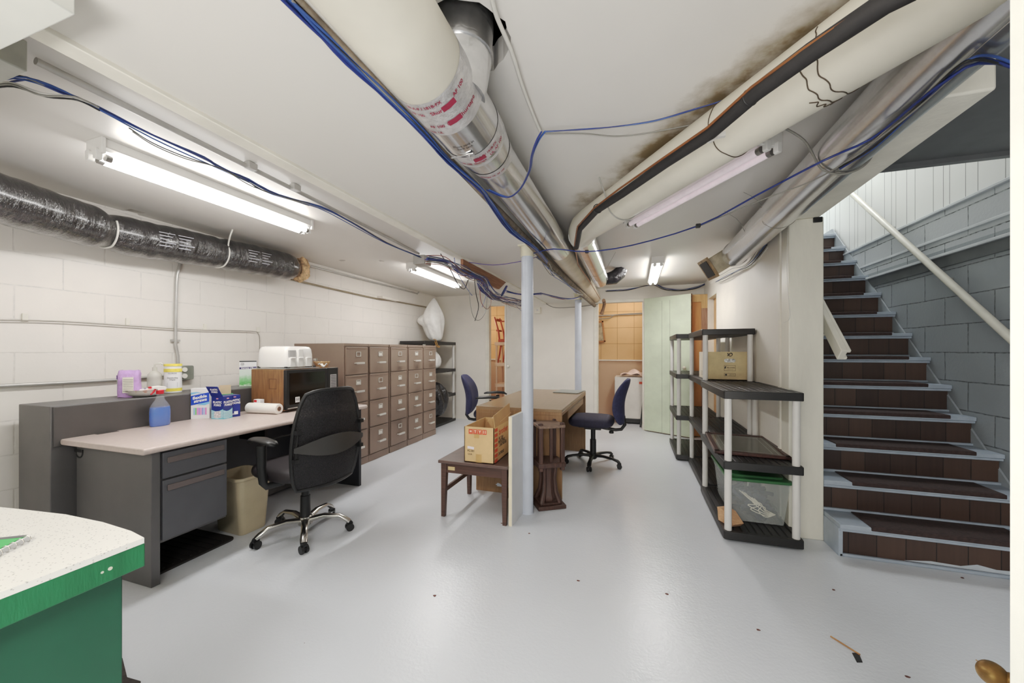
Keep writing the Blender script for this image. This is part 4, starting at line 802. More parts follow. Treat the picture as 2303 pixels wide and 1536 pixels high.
# white panel leaning
wp_=root('leaning_board','tall white board standing on edge against the near column beside the bench','panel',(-.83,2.65,0))
M=TM(-.835,2.53,0,R(-3.5)); MB().box(-.002,.014,0,.33,.0,.775,0,M).build('board',mat('white melamine board',(208,208,208),.4,0,.02),wp_,bevel=.001); MB().box(-.012,.012,-.003,.0,0,.775,0,M).box(-.012,-.002,0,.33,0,.775,0,M).build('edge_strip',mat('cream edge strip',(226,214,186),.5,0,.03),wp_,bevel=.001)
# plant stand
ps=root('plant_stand','dark carved wooden plant stand on a square foot beside the near column','plant stand',(-.66,2.97,0))
cx_,cy_=-.665,2.985; ang=R(32); DW=wood('dark walnut stand',(52,34,30),(88,62,52),'Z',5,.5)
m=TM(cx_,cy_,0,ang)
MB().box(-.115,.115,-.115,.115,0,.03,0,m).box(-.09,.09,-.09,.09,.03,.045,0,m).build('foot',DW,ps,bevel=.004)
MB().lathe([(.06,.045),(.065,.07),(.05,.1),(.042,.2),(.05,.3),(.062,.325)],(cx_,cy_,0),8).build('stem',DW,ps)
for s1 in (-1,1):
    for s2 in (-1,1): MB().tube([m@Vector((s1*.075,s2*.075,.04)),m@Vector((s1*.05,s2*.05,.12)),m@Vector((s1*.042,s2*.042,.22)),m@Vector((s1*.05,s2*.05,.33))],[.022,.018,.014,.016],8).build('fin',DW,ps)
MB().box(-.115,.115,-.115,.115,.325,.365,0,m).build('lower_shelf',DW,ps,bevel=.01)
for s1 in (-1,1):
    for s2 in (-1,1): MB().box(s1*.09-.017,s1*.09+.017,s2*.09-.017,s2*.09+.017,.30,.675,0,m).build('post',DW,ps,bevel=.006)
MB().box(-.012,.012,-.085,-.07,.365,.64,0,m).box(-.085,-.07,-.012,.012,.365,.64,0,m).build('slat',DW,ps)
MB().box(-.11,.11,-.11,.11,.635,.66,0,m).build('top',wood('worn grey brown top',(98,80,70),(140,118,102),'X',5,.6),ps,bevel=.006)
# ================================================================ CHAIRS  (local: forward = +X)
def base5(r,rad,a0,m,hub_m,hm=.105,thick=.018):
    MB().tube([(0,0,.055),(0,0,.07),(0,0,.12),(0,0,.125)],[.03,.045,.04,.03],20).build('hub',m,r)
    for k in range(5):
        a=a0+2*PI*k/5; c,s=math.cos(a),math.sin(a)
        lg=MB().tube([(.025*c,.025*s,.095),(.12*c,.12*s,hm),(.22*c,.22*s,hm-.008),((rad-.02)*c,(rad-.02)*s,.078),((rad)*c,(rad)*s,.062)],[thick*1.25,thick,thick*.85,thick,thick*.9],10,sq=(1.15,.75)).build('base_arm',m,r,smooth=True)
        cs=MB(); t=a+PI/2+.5; tx,ty=math.cos(t),math.sin(t); px_,py_=rad*c,rad*s
        for q in (-.015,.015): cs.cyl((px_+tx*(q-.007),py_+ty*(q-.007),.0255),(px_+tx*(q+.007),py_+ty*(q+.007),.0255),.0255,None,18)
        cs.cyl((px_,py_,.03),(px_,py_,.062),.011,None,10).tube([(px_-tx*.012,py_-ty*.012,.05),(px_+tx*.012,py_+ty*.012,.05)],.02,10).build('caster',BLACKP,lg)
def padbox(name,x0,x1,y0,y1,z0,z1,m,parent,rad=.06,crown=.02,M=None):
    # rounded cushion: superellipse footprint with crowned top
    vs=[];fs=[];n_=28; lv=[(0,.82),(.18,.97),(.45,1.0),(.75,.98),(.93,.88),(1.0,.6)]; cx=(x0+x1)/2; cy=(y0+y1)/2; hx=(x1-x0)/2; hy=(y1-y0)/2
    for t,s in lv:
        for j in range(n_):
            a=2*PI*j/n_; ca,sa=math.cos(a),math.sin(a); e=.55
            X=cx+s*hx*math.copysign(abs(ca)**e,ca); Y=cy+s*hy*math.copysign(abs(sa)**e,sa); Z=z0+(z1-z0)*t
            vs.append((X,Y,Z))
    k=len(lv)
    for i in range(k-1):
        for j in range(n_): fs.append((i*n_+j,i*n_+(j+1)%n_,(i+1)*n_+(j+1)%n_,(i+1)*n_+j))
    vs.append((cx,cy,z0)); vs.append((cx,cy,z1+crown*.3))
    for j in range(n_): fs.append((len(vs)-2,(j+1)%n_,j)); fs.append((len(vs)-1,(k-1)*n_+j,(k-1)*n_+(j+1)%n_))
    mb=MB().add(vs,fs)
    if M is not None: mb.xf(M)
    return mb.build(name,m,parent,smooth=True,sub=1)
def arms(r,y,zt,padm,post_m,x0=-.12,x1=.14):
    for s in (-1,1):
        ar=MB().tube([(-.02,s*.16,.40),(-.0,s*(y-.02),.40),(.0,s*y,.43),(.02,s*y,.52),(.02,s*y,zt-.03)],[.016,.018,.02,.022,.024],10,sq=(.8,1.2)).build('arm_post',post_m,r,smooth=True)
        MB().tube([(x0,s*y,zt-.012),(x0+.04,s*y,zt-.002),(.02,s*y,zt+.006),(x1-.04,s*y,zt),(x1,s*y,zt-.02)],[.022,.038,.042,.04,.02],14,sq=(1,.42)).build('arm_pad',padm,ar,smooth=True)
# mesh chair
MESHM=NT('black mesh fabric'); mp=MESHM.n('ShaderNodeTexVoronoi'); mp.inputs['Scale'].default_value=260; MESHM.l(MESHM.obj(),mp.inputs['Vector'])
MESHM.base(rgb((24,22,25))); MESHM.b.inputs['Roughness'].default_value=.6
MESHM.l(MESHM.ramp(mp.outputs['Distance'],[(.2,(.62,.62,.62,1)),(.6,W)]),MESHM.b.inputs['Alpha']); MESHM=MESHM.m
mc=root('mesh_office_chair','black mesh back office chair with polished metal star base at the grey desk','office chair')
BKS=mat('black seat fabric',(40,35,38),.55,0,.1,30,.15,300)
base5(mc,.285,0,CHROME,BLACKP,.115,.02)
MB().tube([(0,0,.12),(0,0,.26),(0,0,.262),(0,0,.40)],[.033,.03,.024,.024],18).build('gas_column',BLACKP,mc)
MB().box(-.11,.11,-.09,.09,.385,.42).tube([(.0,-.09,.40),(.02,-.2,.385),(.05,-.25,.38)],[.006,.006,.012],8).tube([(-.05,0,.38),(-.15,0,.36)],[.04,.035],10).build('tilt_mechanism',BLACKP,mc,bevel=.006)
padbox('seat',-.20,.31,-.245,.245,.405,.50,BKS,mc)
arms(mc,.275,.685,BLACKP,BLACKP)
def bk(u,v,ex=0):
    z=.385+.615*v; w=(.20+.06*math.sin(PI*min(1,v*1.05))**.7-.03*v)*(1+0*ex)
    y=(u-.5)*2*w; x=-.235-.035*math.sin(PI*v*.9)-.07*(v**3)-.03*(1-v)+.06*((u-.5)*2)**2
    if v>.9: z-=.05*((u-.5)*2)**4*(v-.9)*10*.5
    return (x,y,z)
MB().sheet(lambda u,v:bk(u,v),16,20,.004).build('mesh_back',MESHM,mc,smooth=True)
fr_=[bk(0,v/14) for v in range(15)]+[bk(u/10,1) for u in range(1,10)]+[bk(1,v/14) for v in range(14,-1,-1)]+[bk(u/10,0) for u in range(9,0,-1)]
MB().tube(fr_+[fr_[0]],.011,10,caps=False).build('back_frame',BLACKP,mc,smooth=True)
plabel(MB().sheet(lambda u,v:(bk(u,.38+.14*(v-.5)*(math.sin(PI*u)+.15)+.05)[0]-.035,bk(u,.4)[1]*1.02,bk(u,.40+.03+.17*(v-.5)*(math.sin(PI*u)+.25))[2]),14,4,.006).build('lumbar_band',mat('dark grey lumbar band',(58,56,54),.35),mc,smooth=True),'glossy dark lumbar support band')
for u in (.02,.98):
    a=bk(u,.32); b2_=bk(u,.60); MB().tube([(a[0]-.02,a[1],a[2]),(b2_[0]-.025,b2_[1],b2_[2])],.006,8).box(a[0]-.04,a[0]-.01,a[1]-.015,a[1]+.015,a[2]-.012,a[2]+.012).box(b2_[0]-.04,b2_[0]-.01,b2_[1]-.015,b2_[1]+.015,b2_[2]-.012,b2_[2]+.012).build('lumbar_clip',BLACKP,mc)
padbox('lower_back',-.25,-.19,-.2,.2,.37,.55,BKS,mc) if False else None
mc.location=(-2.13,2.0,0); mc.rotation_euler=(0,0,R(180-9))
for ch in mc.children:
    pass
# upholstered chairs
def uph(name,label,witharms,a0):
    r=root(name,label,'office chair')
    base5(r,.30,a0,BLACKP,BLACKP,.10,.02)
    MB().tube([(0,0,.12),(0,0,.27),(0,0,.272),(0,0,.42)],[.034,.034,.026,.026],18).build('gas_column',BLACKP,r)
    MB().box(-.16,.14,-.13,.13,.415,.435).box(-.09,.09,-.06,.06,.385,.415).tube([(-.1,0,.405),(-.24,0,.39),(-.30,0,.40),(-.335,0,.45),(-.325,0,.55)],[.018,.018,.018,.018,.016],10).tube([(-.2,.05,.385),(-.2,.05,.36)],.025,10).build('mechanism',BLACKP,r,bevel=.004)
    padbox('seat',-.23,.26,-.24,.24,.425,.535,NAVY_SEAT,r)
    # backrest: curved cushion
    vs=[];fs=[]; nz,na=12,24
    for i in range(nz+1):
        t=i/nz; z=.455+.50*t; xo=-.305+.05*math.sin(PI*(t*.9+.05))*1.0-.07*t**2.2-.02; hw=.215*(1-abs(2*t-1)**3.2*.38); th=.05*(1-abs(2*t-1)**4*.75)
        for j in range(na):
            a=2*PI*j/na; y=hw*math.copysign(abs(math.cos(a))**.75,math.cos(a)); x=xo+th*math.sin(a)*(1.0)+.05*(y/.21)**2
            vs.append((x,y,z))
    for i in range(nz):
        for j in range(na): fs.append((i*na+j,i*na+(j+1)%na,(i+1)*na+(j+1)%na,(i+1)*na+j))
    fs.append(tuple(range(na))[::-1]); fs.append(tuple(range(nz*na,(nz+1)*na)))
    bk_=MB().add(vs,fs).build('backrest',NAVY,r,smooth=True,sub=1)
    if witharms: arms(r,.27,.70,BLACKP,BLACKP,-.16,.14)
    return r
ca=uph('upholstered_office_chair','armless navy blue office chair to the right of the brown desk',False,R(-82-188)); ca.location=(-.43,4.22,0); ca.rotation_euler=(0,0,R(188-10))
cb_=uph('upholstered_office_chair','navy blue office chair with black armrests behind the left side of the brown desk',True,R(20)); cb_.location=(-1.66,4.35,0); cb_.rotation_euler=(0,0,R(12))
# ================================================================ DESK CLUTTER
def lab(n): return n
# spray bottle
x,y,z=-3.02,1.665,.742
sb=root('spray_bottle','clear spray bottle of bright blue cleaner with red and white trigger on the desk','spray bottle',(x,y,z))
BL=mat('blue cleaning liquid',(0,84,186),.12,0,.04,6,spec=.6); CLR=mat('clear plastic',(225,230,235),.08,0,0,alpha=.13,spec=.7)
prof=[(.050,0),(.055,.008),(.057,.05),(.057,.10),(.054,.125)]
MB().lathe(prof,(x,y,z),32,0,.62,1).build('liquid',BL,sb,smooth=True)
MB().lathe([(.053,.0),(.0578,.01),(.0585,.11),(.054,.13),(.040,.155),(.026,.175),(.019,.205),(.018,.222)],(x,y,z),32,0,.63,1).build('bottle_body',CLR,sb,smooth=True)
MB().lathe([(.019,.213),(.02,.215),(.02,.236),(.016,.24)],(x,y,z),20).build('red_collar',mat('red plastic',(200,36,48),.35,0,0),sb)
MB().prism([(.028,.238),(.034,.25),(.026,.262),(-.012,.268),(-.048,.266),(-.05,.254),(-.02,.246),(-.016,.236)],'X',-.011,.011).xf(TM(x,y,z,0)).build('trigger_head',mat('white plastic',(232,232,228),.35,0,0),sb,bevel=.003)
MB().prism([(-.05,.252),(-.05,.267),(-.062,.266),(-.062,.254)],'X',-.009,.009).prism([(-.03,.248),(-.022,.248),(-.034,.225),(-.05,.21),(-.052,.215),(-.04,.23)],'X',-.007,.007).xf(TM(x,y,z,0)).build('nozzle_trigger',mat('red plastic',(200,36,48)),sb,bevel=.002)
def carton(name,label,cx,cy,z,w,d,h,rz,m,cat='box'):
    # front face is local +X, width along local Y
    r=root(name,label,cat,(cx,cy,z)); M=TM(cx,cy,z,rz)
    MB().box(-d/2,d/2,-w/2,w/2,0,h,0,M).build('box_body',m,r,bevel=.001)
    def F(face,a,b,off=.0008):  # returns point on face: a across, b up
        if face=='x': return M@Vector((d/2+off,a,b))
        if face=='y': return M@Vector((a,-w/2-off,b))
    U={'x':M.to_3x3()@Vector((0,1,0)),'y':M.to_3x3()@Vector((1,0,0))}
    return r,F,U
ZV=Vector((0,0,1))
WBX=mat('white carton',(236,236,238),.45,0,.01); BBX=mat('royal blue print',(30,72,190),.4,0,0); LBL=mat('light blue swoosh',(120,190,232),.4,0,0); WHT=mat('white print',(240,240,240),.45,0,0)
# straws box
r,F,U=carton('straw_box','white and blue box of flexible straws standing left of the fork boxes','.' and -3.055,1.945,.742,.118,.05,.225,R(-58),WBX)
def poly(r,F,face,pts,m,name='print_band',off=.0008): MB().add([F(face,a,b,off) for a,b in pts],[tuple(range(len(pts)))]).build(name,m,r,smooth=False)
poly(r,F,'x',[(-.058,.10),(.058,.125),(.058,.195),(-.058,.17)],BBX); poly(r,F,'x',[(-.058,.178),(-.02,.19),(.02,.186),(-.02,.198),(-.058,.195)],LBL); poly(r,F,'x',[(-.02,.103),(.03,.10),(.058,.112),(.058,.124),(.01,.115)],LBL)
u=(U['x']+ZV*.2).normalized(); lettering(r,'flexible',.030,F('x',-.002,.160,.0016),u,ZV,WHT,1.05,.0012); lettering(r,'straws',.030,F('x',.002,.136,.0016),u,ZV,WHT,1.05,.0012)
for i,c in enumerate(((150,190,230),(120,200,120),(230,140,210),(180,130,220),(230,150,200),(140,150,220),(170,190,235),(220,120,190))): poly(r,F,'x',[(-.042+.0105*i,.03),(-.033+.0105*i,.03),(-.033+.0105*i,.082),(-.042+.0105*i,.082)],mat('straw colour %s'%('abcdefgh'[i]),c,.4,0,0),'window_straw')
# forks box
NV=mat('navy blue carton',(28,44,122),.4,0,.02); TEAL=mat('light teal print',(116,190,208),.4,0,.05)
_c=pz(502,943,.742); _a=R(9); fkc=_c-Vector((math.cos(_a)*.05+math.sin(_a)*.0375, math.sin(_a)*.05-math.cos(_a)*.0375,0)); spc=fkc+Vector((-math.sin(_a)*.079,math.cos(_a)*.079,0))
r,F,U=carton('fork_box','open navy and teal box of plastic forks with its printed flap raised','.' and fkc.x,fkc.y,.742,.075,.10,.165,_a,NV)
for face,hw in (('x',.0375),('y',.05)):
    poly(r,F,face,[(-hw,0),(hw,0),(hw,.075),(hw*.3,.06),(-hw*.3,.057),(-hw,.068)],TEAL)
    for k in range(5): poly(r,F,face,[(-hw,.058-.011*k),(0,.048-.011*k),(hw,.062-.011*k),(hw,.065-.011*k),(0,.051-.011*k),(-hw,.061-.011*k)],WHT,'wave_line',.0012)
    lettering(r,'PLASTIC\nFORKS',.021,F(face,.002,.112,.0014),U[face],ZV,WHT,.95,.0008)
    poly(r,F,face,[(-.009,.146),(.009,.146),(.009,.153),(-.009,.153)],mat('pink mark',(222,150,160),.4,0,0),'pink_mark')
poly(r,F,'y',[(-.025,.01),(.03,.01),(.03,.06),(-.025,.055)],mat('fork contents window',(206,200,204),.3,0,.2,90),'window',.0016)
fp=MB().sheet(lambda u_,v_:F('y',-.05+.10*u_-.028*v_,.165+.075*v_,.0+.018*v_),2,2,.0015).build('raised_flap',NV,r)
lettering(fp,'PLASTIC\nFORKS',.018,None,None,None,WHT,.95,.0007,lambda a,b:F('y',-.014+a,.207+b,.012+.24*b))
# spoons box
r,F,U=carton('spoon_box','navy box of plastic spoons between the fork box and the paper towels','.' and spc.x,spc.y,.742,.078,.085,.165,_a-R(16),NV)
lettering(r,'PLASTIC\nSPOONS',.021,F('x',.0,.115,.0012),U['x'],ZV,WHT,.95,.0008); poly(r,F,'x',[(-.009,.148),(.009,.148),(.009,.155),(-.009,.155)],MC['pink mark'],'pink_mark'); poly(r,F,'x',[(-.005,.018),(.022,.018),(.022,.042),(-.005,.042)],WHT,'print_icon'); lettering(r,'48',.016,F('x',-.014,.022,.0012),U['x'],ZV,WHT)
lettering(r,'PLASTIC\nSPOONS',.018,F('y',.0,.115,.0012),U['y'],ZV,WHT,.95,.0007)
# brown open flap box behind
r,F,U=carton('open_carton','green and white carton with a brown flap up behind the fork box','.' and -3.04,2.10,.742,.10,.08,.165,R(-30),mat('green carton print',(44,140,80),.45,0,.1,20))
MB().sheet(lambda u_,v_:F('x',-.04+.075*u_,.16+.075*v_,-.02-.006*v_),2,2,.003).build('brown_flap',mat('kraft flap',(196,172,140),.7),r)
poly(r,F,'x',[(-.05,.12),(.05,.12),(.05,.135),(-.05,.135)],WHT)
# paper towel
pt=root('paper_towel_roll','white paper towel roll lying in front of the microwave','paper towel',(-2.84,2.26,.79))
a,b2_=Vector((-2.965,2.235,.784)),Vector((-2.675,2.262,.784)); d=(b2_-a).normalized()
MB().cyl(a,b2_,.041,.041,32).build('paper_roll',mat('white paper',(238,236,230),.8,0,.01,20,.15,90),pt,bevel=.006)
MB().cyl(a-d*.002,b2_+d*.0015,.019,None,20).build('cardboard_core',mat('core cardboard',(160,124,100),.8),pt); MB().cyl(b2_,b2_+d*.0022,.015,None,20).build('core_hole',mat('dark hole',(84,64,54),.9),pt)
sp=root('sugar_packet_box','small white and red packet on the desk behind the paper towel roll','packet',(-2.9,2.29,.742)); MB().box(-2.95,-2.88,2.262,2.30,.83-.088,.848).build('packet_body',WBX,sp,bevel=.002); patch(sp,'red_print',(-2.93,2.2615,.835),(1,0,0),(0,0,1),.03,.018,mat('red plastic',(200,36,48)))
# microwave
mw=root('microwave','black front microwave oven with wood grain case at the far end of the desk','microwave',(-2.86,2.6,.742))
mx0,mx1,my0,my1,mz0,mz1=-3.06,-2.675,2.325,2.885,.752,1.09
WG2=wood('walnut vinyl microwave case',(106,74,48),(142,104,70),'Z',8,.4,9)
cs=MB().box(mx0,mx1-.03,my0,my1,mz0,mz1).build('case',WG2,mw,bevel=.004)
m=MB()
for a,b,c,d_ in ((-2.86,-2.78,.93,.934),(-2.86,-2.78,1.01,1.014),(-2.86,-2.857,.93,1.014),(-2.783,-2.78,.93,1.014)): m.box(a,b,my0-.001,my0,c,d_)
m.build('side_vent_outline',mat('dark walnut line',(88,60,40),.5),cs)
GBLK=mat('glossy black glass',(14,13,13),.08,0,0,spec=.7)
dr=MB().box(mx1-.03,mx1,my0,my0+.43,mz0+.01,mz1-.003).build('door',BLACKP,mw,bevel=.004)
MB().box(mx1,mx1+.002,my0+.03,my0+.40,mz0+.05,mz1-.03).build('window',GBLK,dr)
MB().box(mx1-.001,mx1+.004,my0+.01,my0+.425,mz0+.018,mz0+.024).build('chrome_line',CHROME,dr)
cp_=MB().box(mx1-.03,mx1,my0+.435,my1,mz0+.01,mz1-.003).build('control_panel',BLACKP,mw,bevel=.004)
patch(cp_,'keypad',(mx1+.0005,my0+.50,mz1-.14),(0,1,0),(0,0,1),.075,.15,mat('grey keypad',(178,178,178),.5,0,0))
for k in range(9): patch(cp_,'key_row',(mx1+.0015,my0+.50,mz1-.078-.0145*k),(0,1,0),(0,0,1),.062,.007,mat('keypad print',(96,92,96),.5,0,0))
patch(dr,'logo_sticker',(mx1+.0025,my0+.105,mz0+.085),(0,1,0),(0,0,1),.042,.045,WHT); lettering(dr,'(-)',.03,(mx1+.004,my0+.105,mz0+.09),(0,1,0),(0,0,1),INK,1,.001)
for yy in (my0+.04,my1-.04):
    for xx in (mx0+.04,mx1-.05): MB().cyl((xx,yy,.742),(xx,yy,.753),.012,None,12).build('foot',BLACKP,mw)
# countertop appliance on microwave
ap=root('white_appliance','white plastic multi toaster with clear tray on top of the microwave','toaster',(-2.88,2.5,1.09))
WP=mat('glossy white plastic',(238,236,232),.25,0,0)
MB().box(-3.06,-2.70,2.34,2.69,1.092,1.100).build('clear_tray',mat('clear tray',(210,210,205),.1,0,0,alpha=.5),ap,bevel=.003)
for xx in (-3.03,-2.73):
    for yy in (2.37,2.66): MB().cyl((xx,yy,1.090),(xx,yy,1.112),.012,None,10).build('foot',BLACKP,ap)
M=TM(-2.895,2.515,1.108,R(3))
mb=MB(); hx,hy,hz=.165,.155,.175; vs=[];n_=24;k=0
lv=[(0,.98),(.15,1.0),(.6,.985),(.85,.95),(.96,.88),(1.0,.74)]
for t_,s_2 in lv:
    for j in range(n_):
        a=2*PI*j/n_; ca_,sa_=math.cos(a),math.sin(a); vs.append(M@Vector((s_2*hx*math.copysign(abs(ca_)**.3,ca_),s_2*hy*math.copysign(abs(sa_)**.3,sa_),hz*t_)))
fs=[(i*n_+j,i*n_+(j+1)%n_,(i+1)*n_+(j+1)%n_,(i+1)*n_+j) for i in range(len(lv)-1) for j in range(n_)]+[tuple(range(n_))[::-1],tuple(range((len(lv)-1)*n_,len(lv)*n_))]
mb.add(vs,fs).build('housing',WP,ap,smooth=None)
for y_,w_ in ((-.10,.055),(-.02,.055),(.07,.055)):
    MB().box(hx-.01,hx+.012,y_-w_/2,y_+w_/2,0,.075,0,M).build('lever_base',WP,ap,bevel=.005)
    MB().box(hx-.008,hx+.022,y_-w_/2+.004,y_+w_/2-.004,.07,.082,0,M).build('lever',WP,ap,bevel=.004)
MB().box(hx-.012,hx+.001,-.128,-.06,.085,.14,0,M).build('recess_shade',mat('grey painted shade',(176,174,172),.4),ap); MB().box(hx-.01,hx+.014,-.045,.005,.07,.15,0,M).build('front_rib',WP,ap,bevel=.004)  # grey block paints the shade of a recess on the front
o=MB().box(-.055,.055,-.002,.002,0,.085).xf(TM(-3.02,2.80,1.19,R(70))).build('yellow_card',mat('tan yellow card',(206,190,140),.6)); 
o.location=pX(640,770,-3.15)-Vector((0,0,.0)); tag(o,'small tan card sticking up behind the white appliance','card')
# move card to rest on microwave rear top
o.location=(-3.02,2.74,1.19)
jr=root('spice_jar','small clear spice jar with silver cap behind the basket on the microwave','jar',(-2.9,2.83,1.09)); MB().cyl((-2.90,2.84,1.091),(-2.90,2.84,1.15),.019,None,18).build('glass_body',CLR,jr); MB().cyl((-2.90,2.84,1.15),(-2.90,2.84,1.172),.02,None,18).build('cap',CHROME,jr)
jr=root('spice_tin','small black spice tin with yellow mark beside the clear jar on the microwave','tin',(-2.92,2.78,1.09)); MB().box(-2.95,-2.90,2.765,2.80,1.091,1.152).build('tin_body',BLACKP,jr,bevel=.002); patch(jr,'yellow_mark',(-2.8995,2.782,1.12),(0,1,0),(0,.3,1),.022,.012,mat('yellow mark',(220,200,60),.5))
bs=root('wicker_basket','small shallow wicker basket on the microwave next to the toaster','basket',(-2.82,2.81,1.09))
WK=wood('wicker',(150,112,76),(206,170,130),'Z',20,.7,30); mb=MB()
for k in range(5): mb.tube([(-2.80+(.05+.006*k)*math.cos(R(a))*.9,2.815+(.045+.006*k)*math.sin(R(a)),1.094+.011*k+.003*math.sin(a*.2)) for a in range(0,361,15)],.0045,6,caps=False)
for a in range(0,360,20): mb.tube([(-2.80+.045*math.cos(R(a)),2.815+.045*math.sin(R(a)),1.092),(-2.80+.07*math.cos(R(a)),2.815+.07*math.sin(R(a)),1.145)],.003,5)
mb.lathe([(.05,1.091),(.05,1.094)],(-2.80,2.815,0),20).build('woven_body',WK,bs)
nk=MB().sheet(lambda u_,v_:(-2.73+.05*u_,2.70+.06*v_,1.095+.012*math.sin(5*u_+3*v_)+.008*math.cos(8*v_)),6,6,.004).build('crumpled_napkin',mat('white napkin',(240,238,234),.8)); nk.location.z=1.092; tag(nk,'crumpled white napkin on the microwave in front of the basket','napkin')
# items on grey cabinet top z=.93
zz=.931
pb=root('purple_bag','crumpled lilac paper bag with a printed nutrition label on the grey cabinet','bag',(-3.24,1.62,zz))
LIL=mat('lilac paper bag',(186,146,204),.5,0,.1,14,.8,18,.012)
M=TM(-3.26,1.625,zz,R(-38)); mb=MB(); vs=[];lvz=[(0,1.0),(.03,1.04),(.12,1.0),(.155,.93),(.18,.6)]; rp=random.Random(2)
for z_,s_2 in lvz:
    for j in range(20):
        a=2*PI*j/20; ca_,sa_=math.cos(a),math.sin(a); vs.append(M@Vector((s_2*.042*math.copysign(abs(ca_)**.4,ca_)+rp.uniform(-.003,.003),(1 if z_<.17 else 1.1)*s_2**.3*.054*math.copysign(abs(sa_)**.4,sa_)+rp.uniform(-.003,.003),z_+rp.uniform(-.004,.004))))
fs=[(i*20+j,i*20+(j+1)%20,(i+1)*20+(j+1)%20,(i+1)*20+j) for i in range(4) for j in range(20)]+[tuple(range(20))[::-1],tuple(range(80,100))]
mb.add(vs,fs).build('bag_body',LIL,pb,smooth=True)
MB().box(.0445,.0465,-.025,.028,.03,.135,0,M).build('nutrition_label',mat('off white label',(228,222,206),.5,0,.02),pb)
for k in range(8): MB().box(.0465,.047,-.022,.026,.04+.011*k,.0425+.011*k,0,M).build('label_text_line',INK,pb)
MB().box(-.03,.005,-.060,-.0575,.035,.12,0,M).build('side_label',mat('pale green label',(196,212,196),.5,0,.02),pb)
MB().box(-.040,.02,-.059,-.056,.122,.148,0,M).build('purple_band',mat('deep purple band',(104,66,140),.5),pb)
pl=root('paper_plates','stack of patterned paper plates in wrapping on the grey cabinet edge','plates',(-3.2,1.74,zz))
n=NT('patterned paper plates'); v_=n.n('ShaderNodeTexVoronoi'); v_.inputs['Scale'].default_value=38; n.l(n.obj(),v_.inputs['Vector']); g_=n.n('ShaderNodeSeparateColor'); n.l(v_.outputs['Color'],g_.inputs[0])
n.base(n.ramp(g_.outputs[0],[(.0,rgb((236,232,226))),(.62,rgb((236,232,226))),(.66,rgb((212,120,84))),(.8,rgb((236,230,222))),(.88,rgb((66,62,110))),(1,rgb((66,62,110)))])); PLP=n.m
cx_,cy_=-3.20,1.685
for k in range(4): MB().lathe([(.065,.0+.009*k),(.085,.012+.009*k),(.102,.020+.009*k),(.103,.022+.009*k),(.085,.0145+.009*k),(.065,.003+.009*k)],(cx_,cy_,zz),36).build('plate',PLP if k else mat('grey white bowl',(214,212,208),.4),pl)
MB().sheet(lambda u_,v_:(cx_-.07+.14*u_,cy_-.06+.13*v_,zz+.045+.012*math.sin(4*u_+2)*math.cos(5*v_)),8,8,.003).build('wrapper',PLP,pl)
w_=root('wipes_canister','tall white and yellow canister of disinfecting wipes on the grey cabinet','canister',(-3.30,1.93,zz)); x,y=-3.29,1.895
MB().cyl((x,y,zz),(x,y,zz+.205),.052,.050,36).build('canister_body',WBX,w_,bevel=.003)
YL=mat('yellow print',(236,214,92),.4,0,.1,30)
for z0,z1,nm in ((.198,.215,'lid'),(.155,.18,'yellow_band'),(.012,.035,'yellow_band')): MB().cyl((x,y,zz+z0),(x,y,zz+z1),.0532 if nm=='lid' else .0526,None,36).build(nm,YL,w_)
def cyw(a,b): 
    t=-.6+a/.052; return Vector((x+.0529*math.cos(t),y+.0529*math.sin(t),zz+b))
for body,sz,zc in (('CLOROX',.012,.145),('Disinfecting',.013,.112),('Wipes',.013,.098)): lettering(w_,body,sz,None,None,None,mat('grey print',(80,80,84),.5,0,0),1,.0002,lambda a,b,zc=zc:cyw(a,b+zc))
for k in range(5): MB().add([cyw(-.03,.045+.007*k),cyw(.03,.045+.007*k),cyw(.03,.047+.007*k),cyw(-.03,.047+.007*k)],[(0,1,2,3)]).build('label_text_line',mat('grey print',(80,80,84)),w_)
pb_=root('pump_bottle','clear pump bottle of hand soap behind the plates on the grey cabinet','pump bottle',(-3.37,1.86,zz)); x,y=-3.37,1.825
MB().lathe([(.038,0),(.042,.01),(.042,.11),(.038,.14),(.02,.16),(.014,.165)],(x,y,zz),24).build('bottle_body',mat('translucent white bottle',(226,224,214),.15,0,0,alpha=.6),pb_,smooth=True); MB().cyl((x,y,zz+.16),(x,y,zz+.19),.014).tube([(x,y,zz+.19),(x,y,zz+.215),(x+.02,y+.03,zz+.22),(x+.025,y+.035,zz+.21)],.006,8).build('pump',mat('translucent pump',(220,218,208),.2,0,0,alpha=.7),pb_)
r,F,U=carton('lamp_box','white and green printed lamp box on the grey cabinet beside the microwave','.' and -3.29,2.475,zz,.125,.08,.225,R(-42),WBX)
poly(r,F,'x',[(-.0625,.215),(.0625,.215),(.0625,.225),(-.0625,.225)],BLACKP); poly(r,F,'x',[(-.0625,.15),(.0625,.155),(.0625,.172),(-.0625,.167)],mat('deep purple strip',(44,30,92),.4,0,0)); lettering(r,'mercury 175',.017,F('x',-.005,.1605,.0014),U['x'],ZV,WHT,1,.0006)
n=NT('green mist print'); s_=n.n('ShaderNodeSeparateXYZ'); n.l(n.pos(),s_.inputs[0]); f_=n.math('ADD',n.math('MULTIPLY',n.math('ADD',s_.outputs[2],-zz),5.5),n.math('MULTIPLY',n.noise(n.pos(),45,4),.35)); n.base(n.ramp(f_,[(.15,rgb((226,236,222))),(.3,rgb((92,180,92))),(.5,rgb((140,200,140))),(.75,rgb((214,228,216)))])); poly(r,F,'x',[(-.0625,.0),(.0625,.0),(.0625,.148),(-.0625,.148)],n.m,'green_picture')
mb=MB(); c_=F('x',-.04,.195,.001)
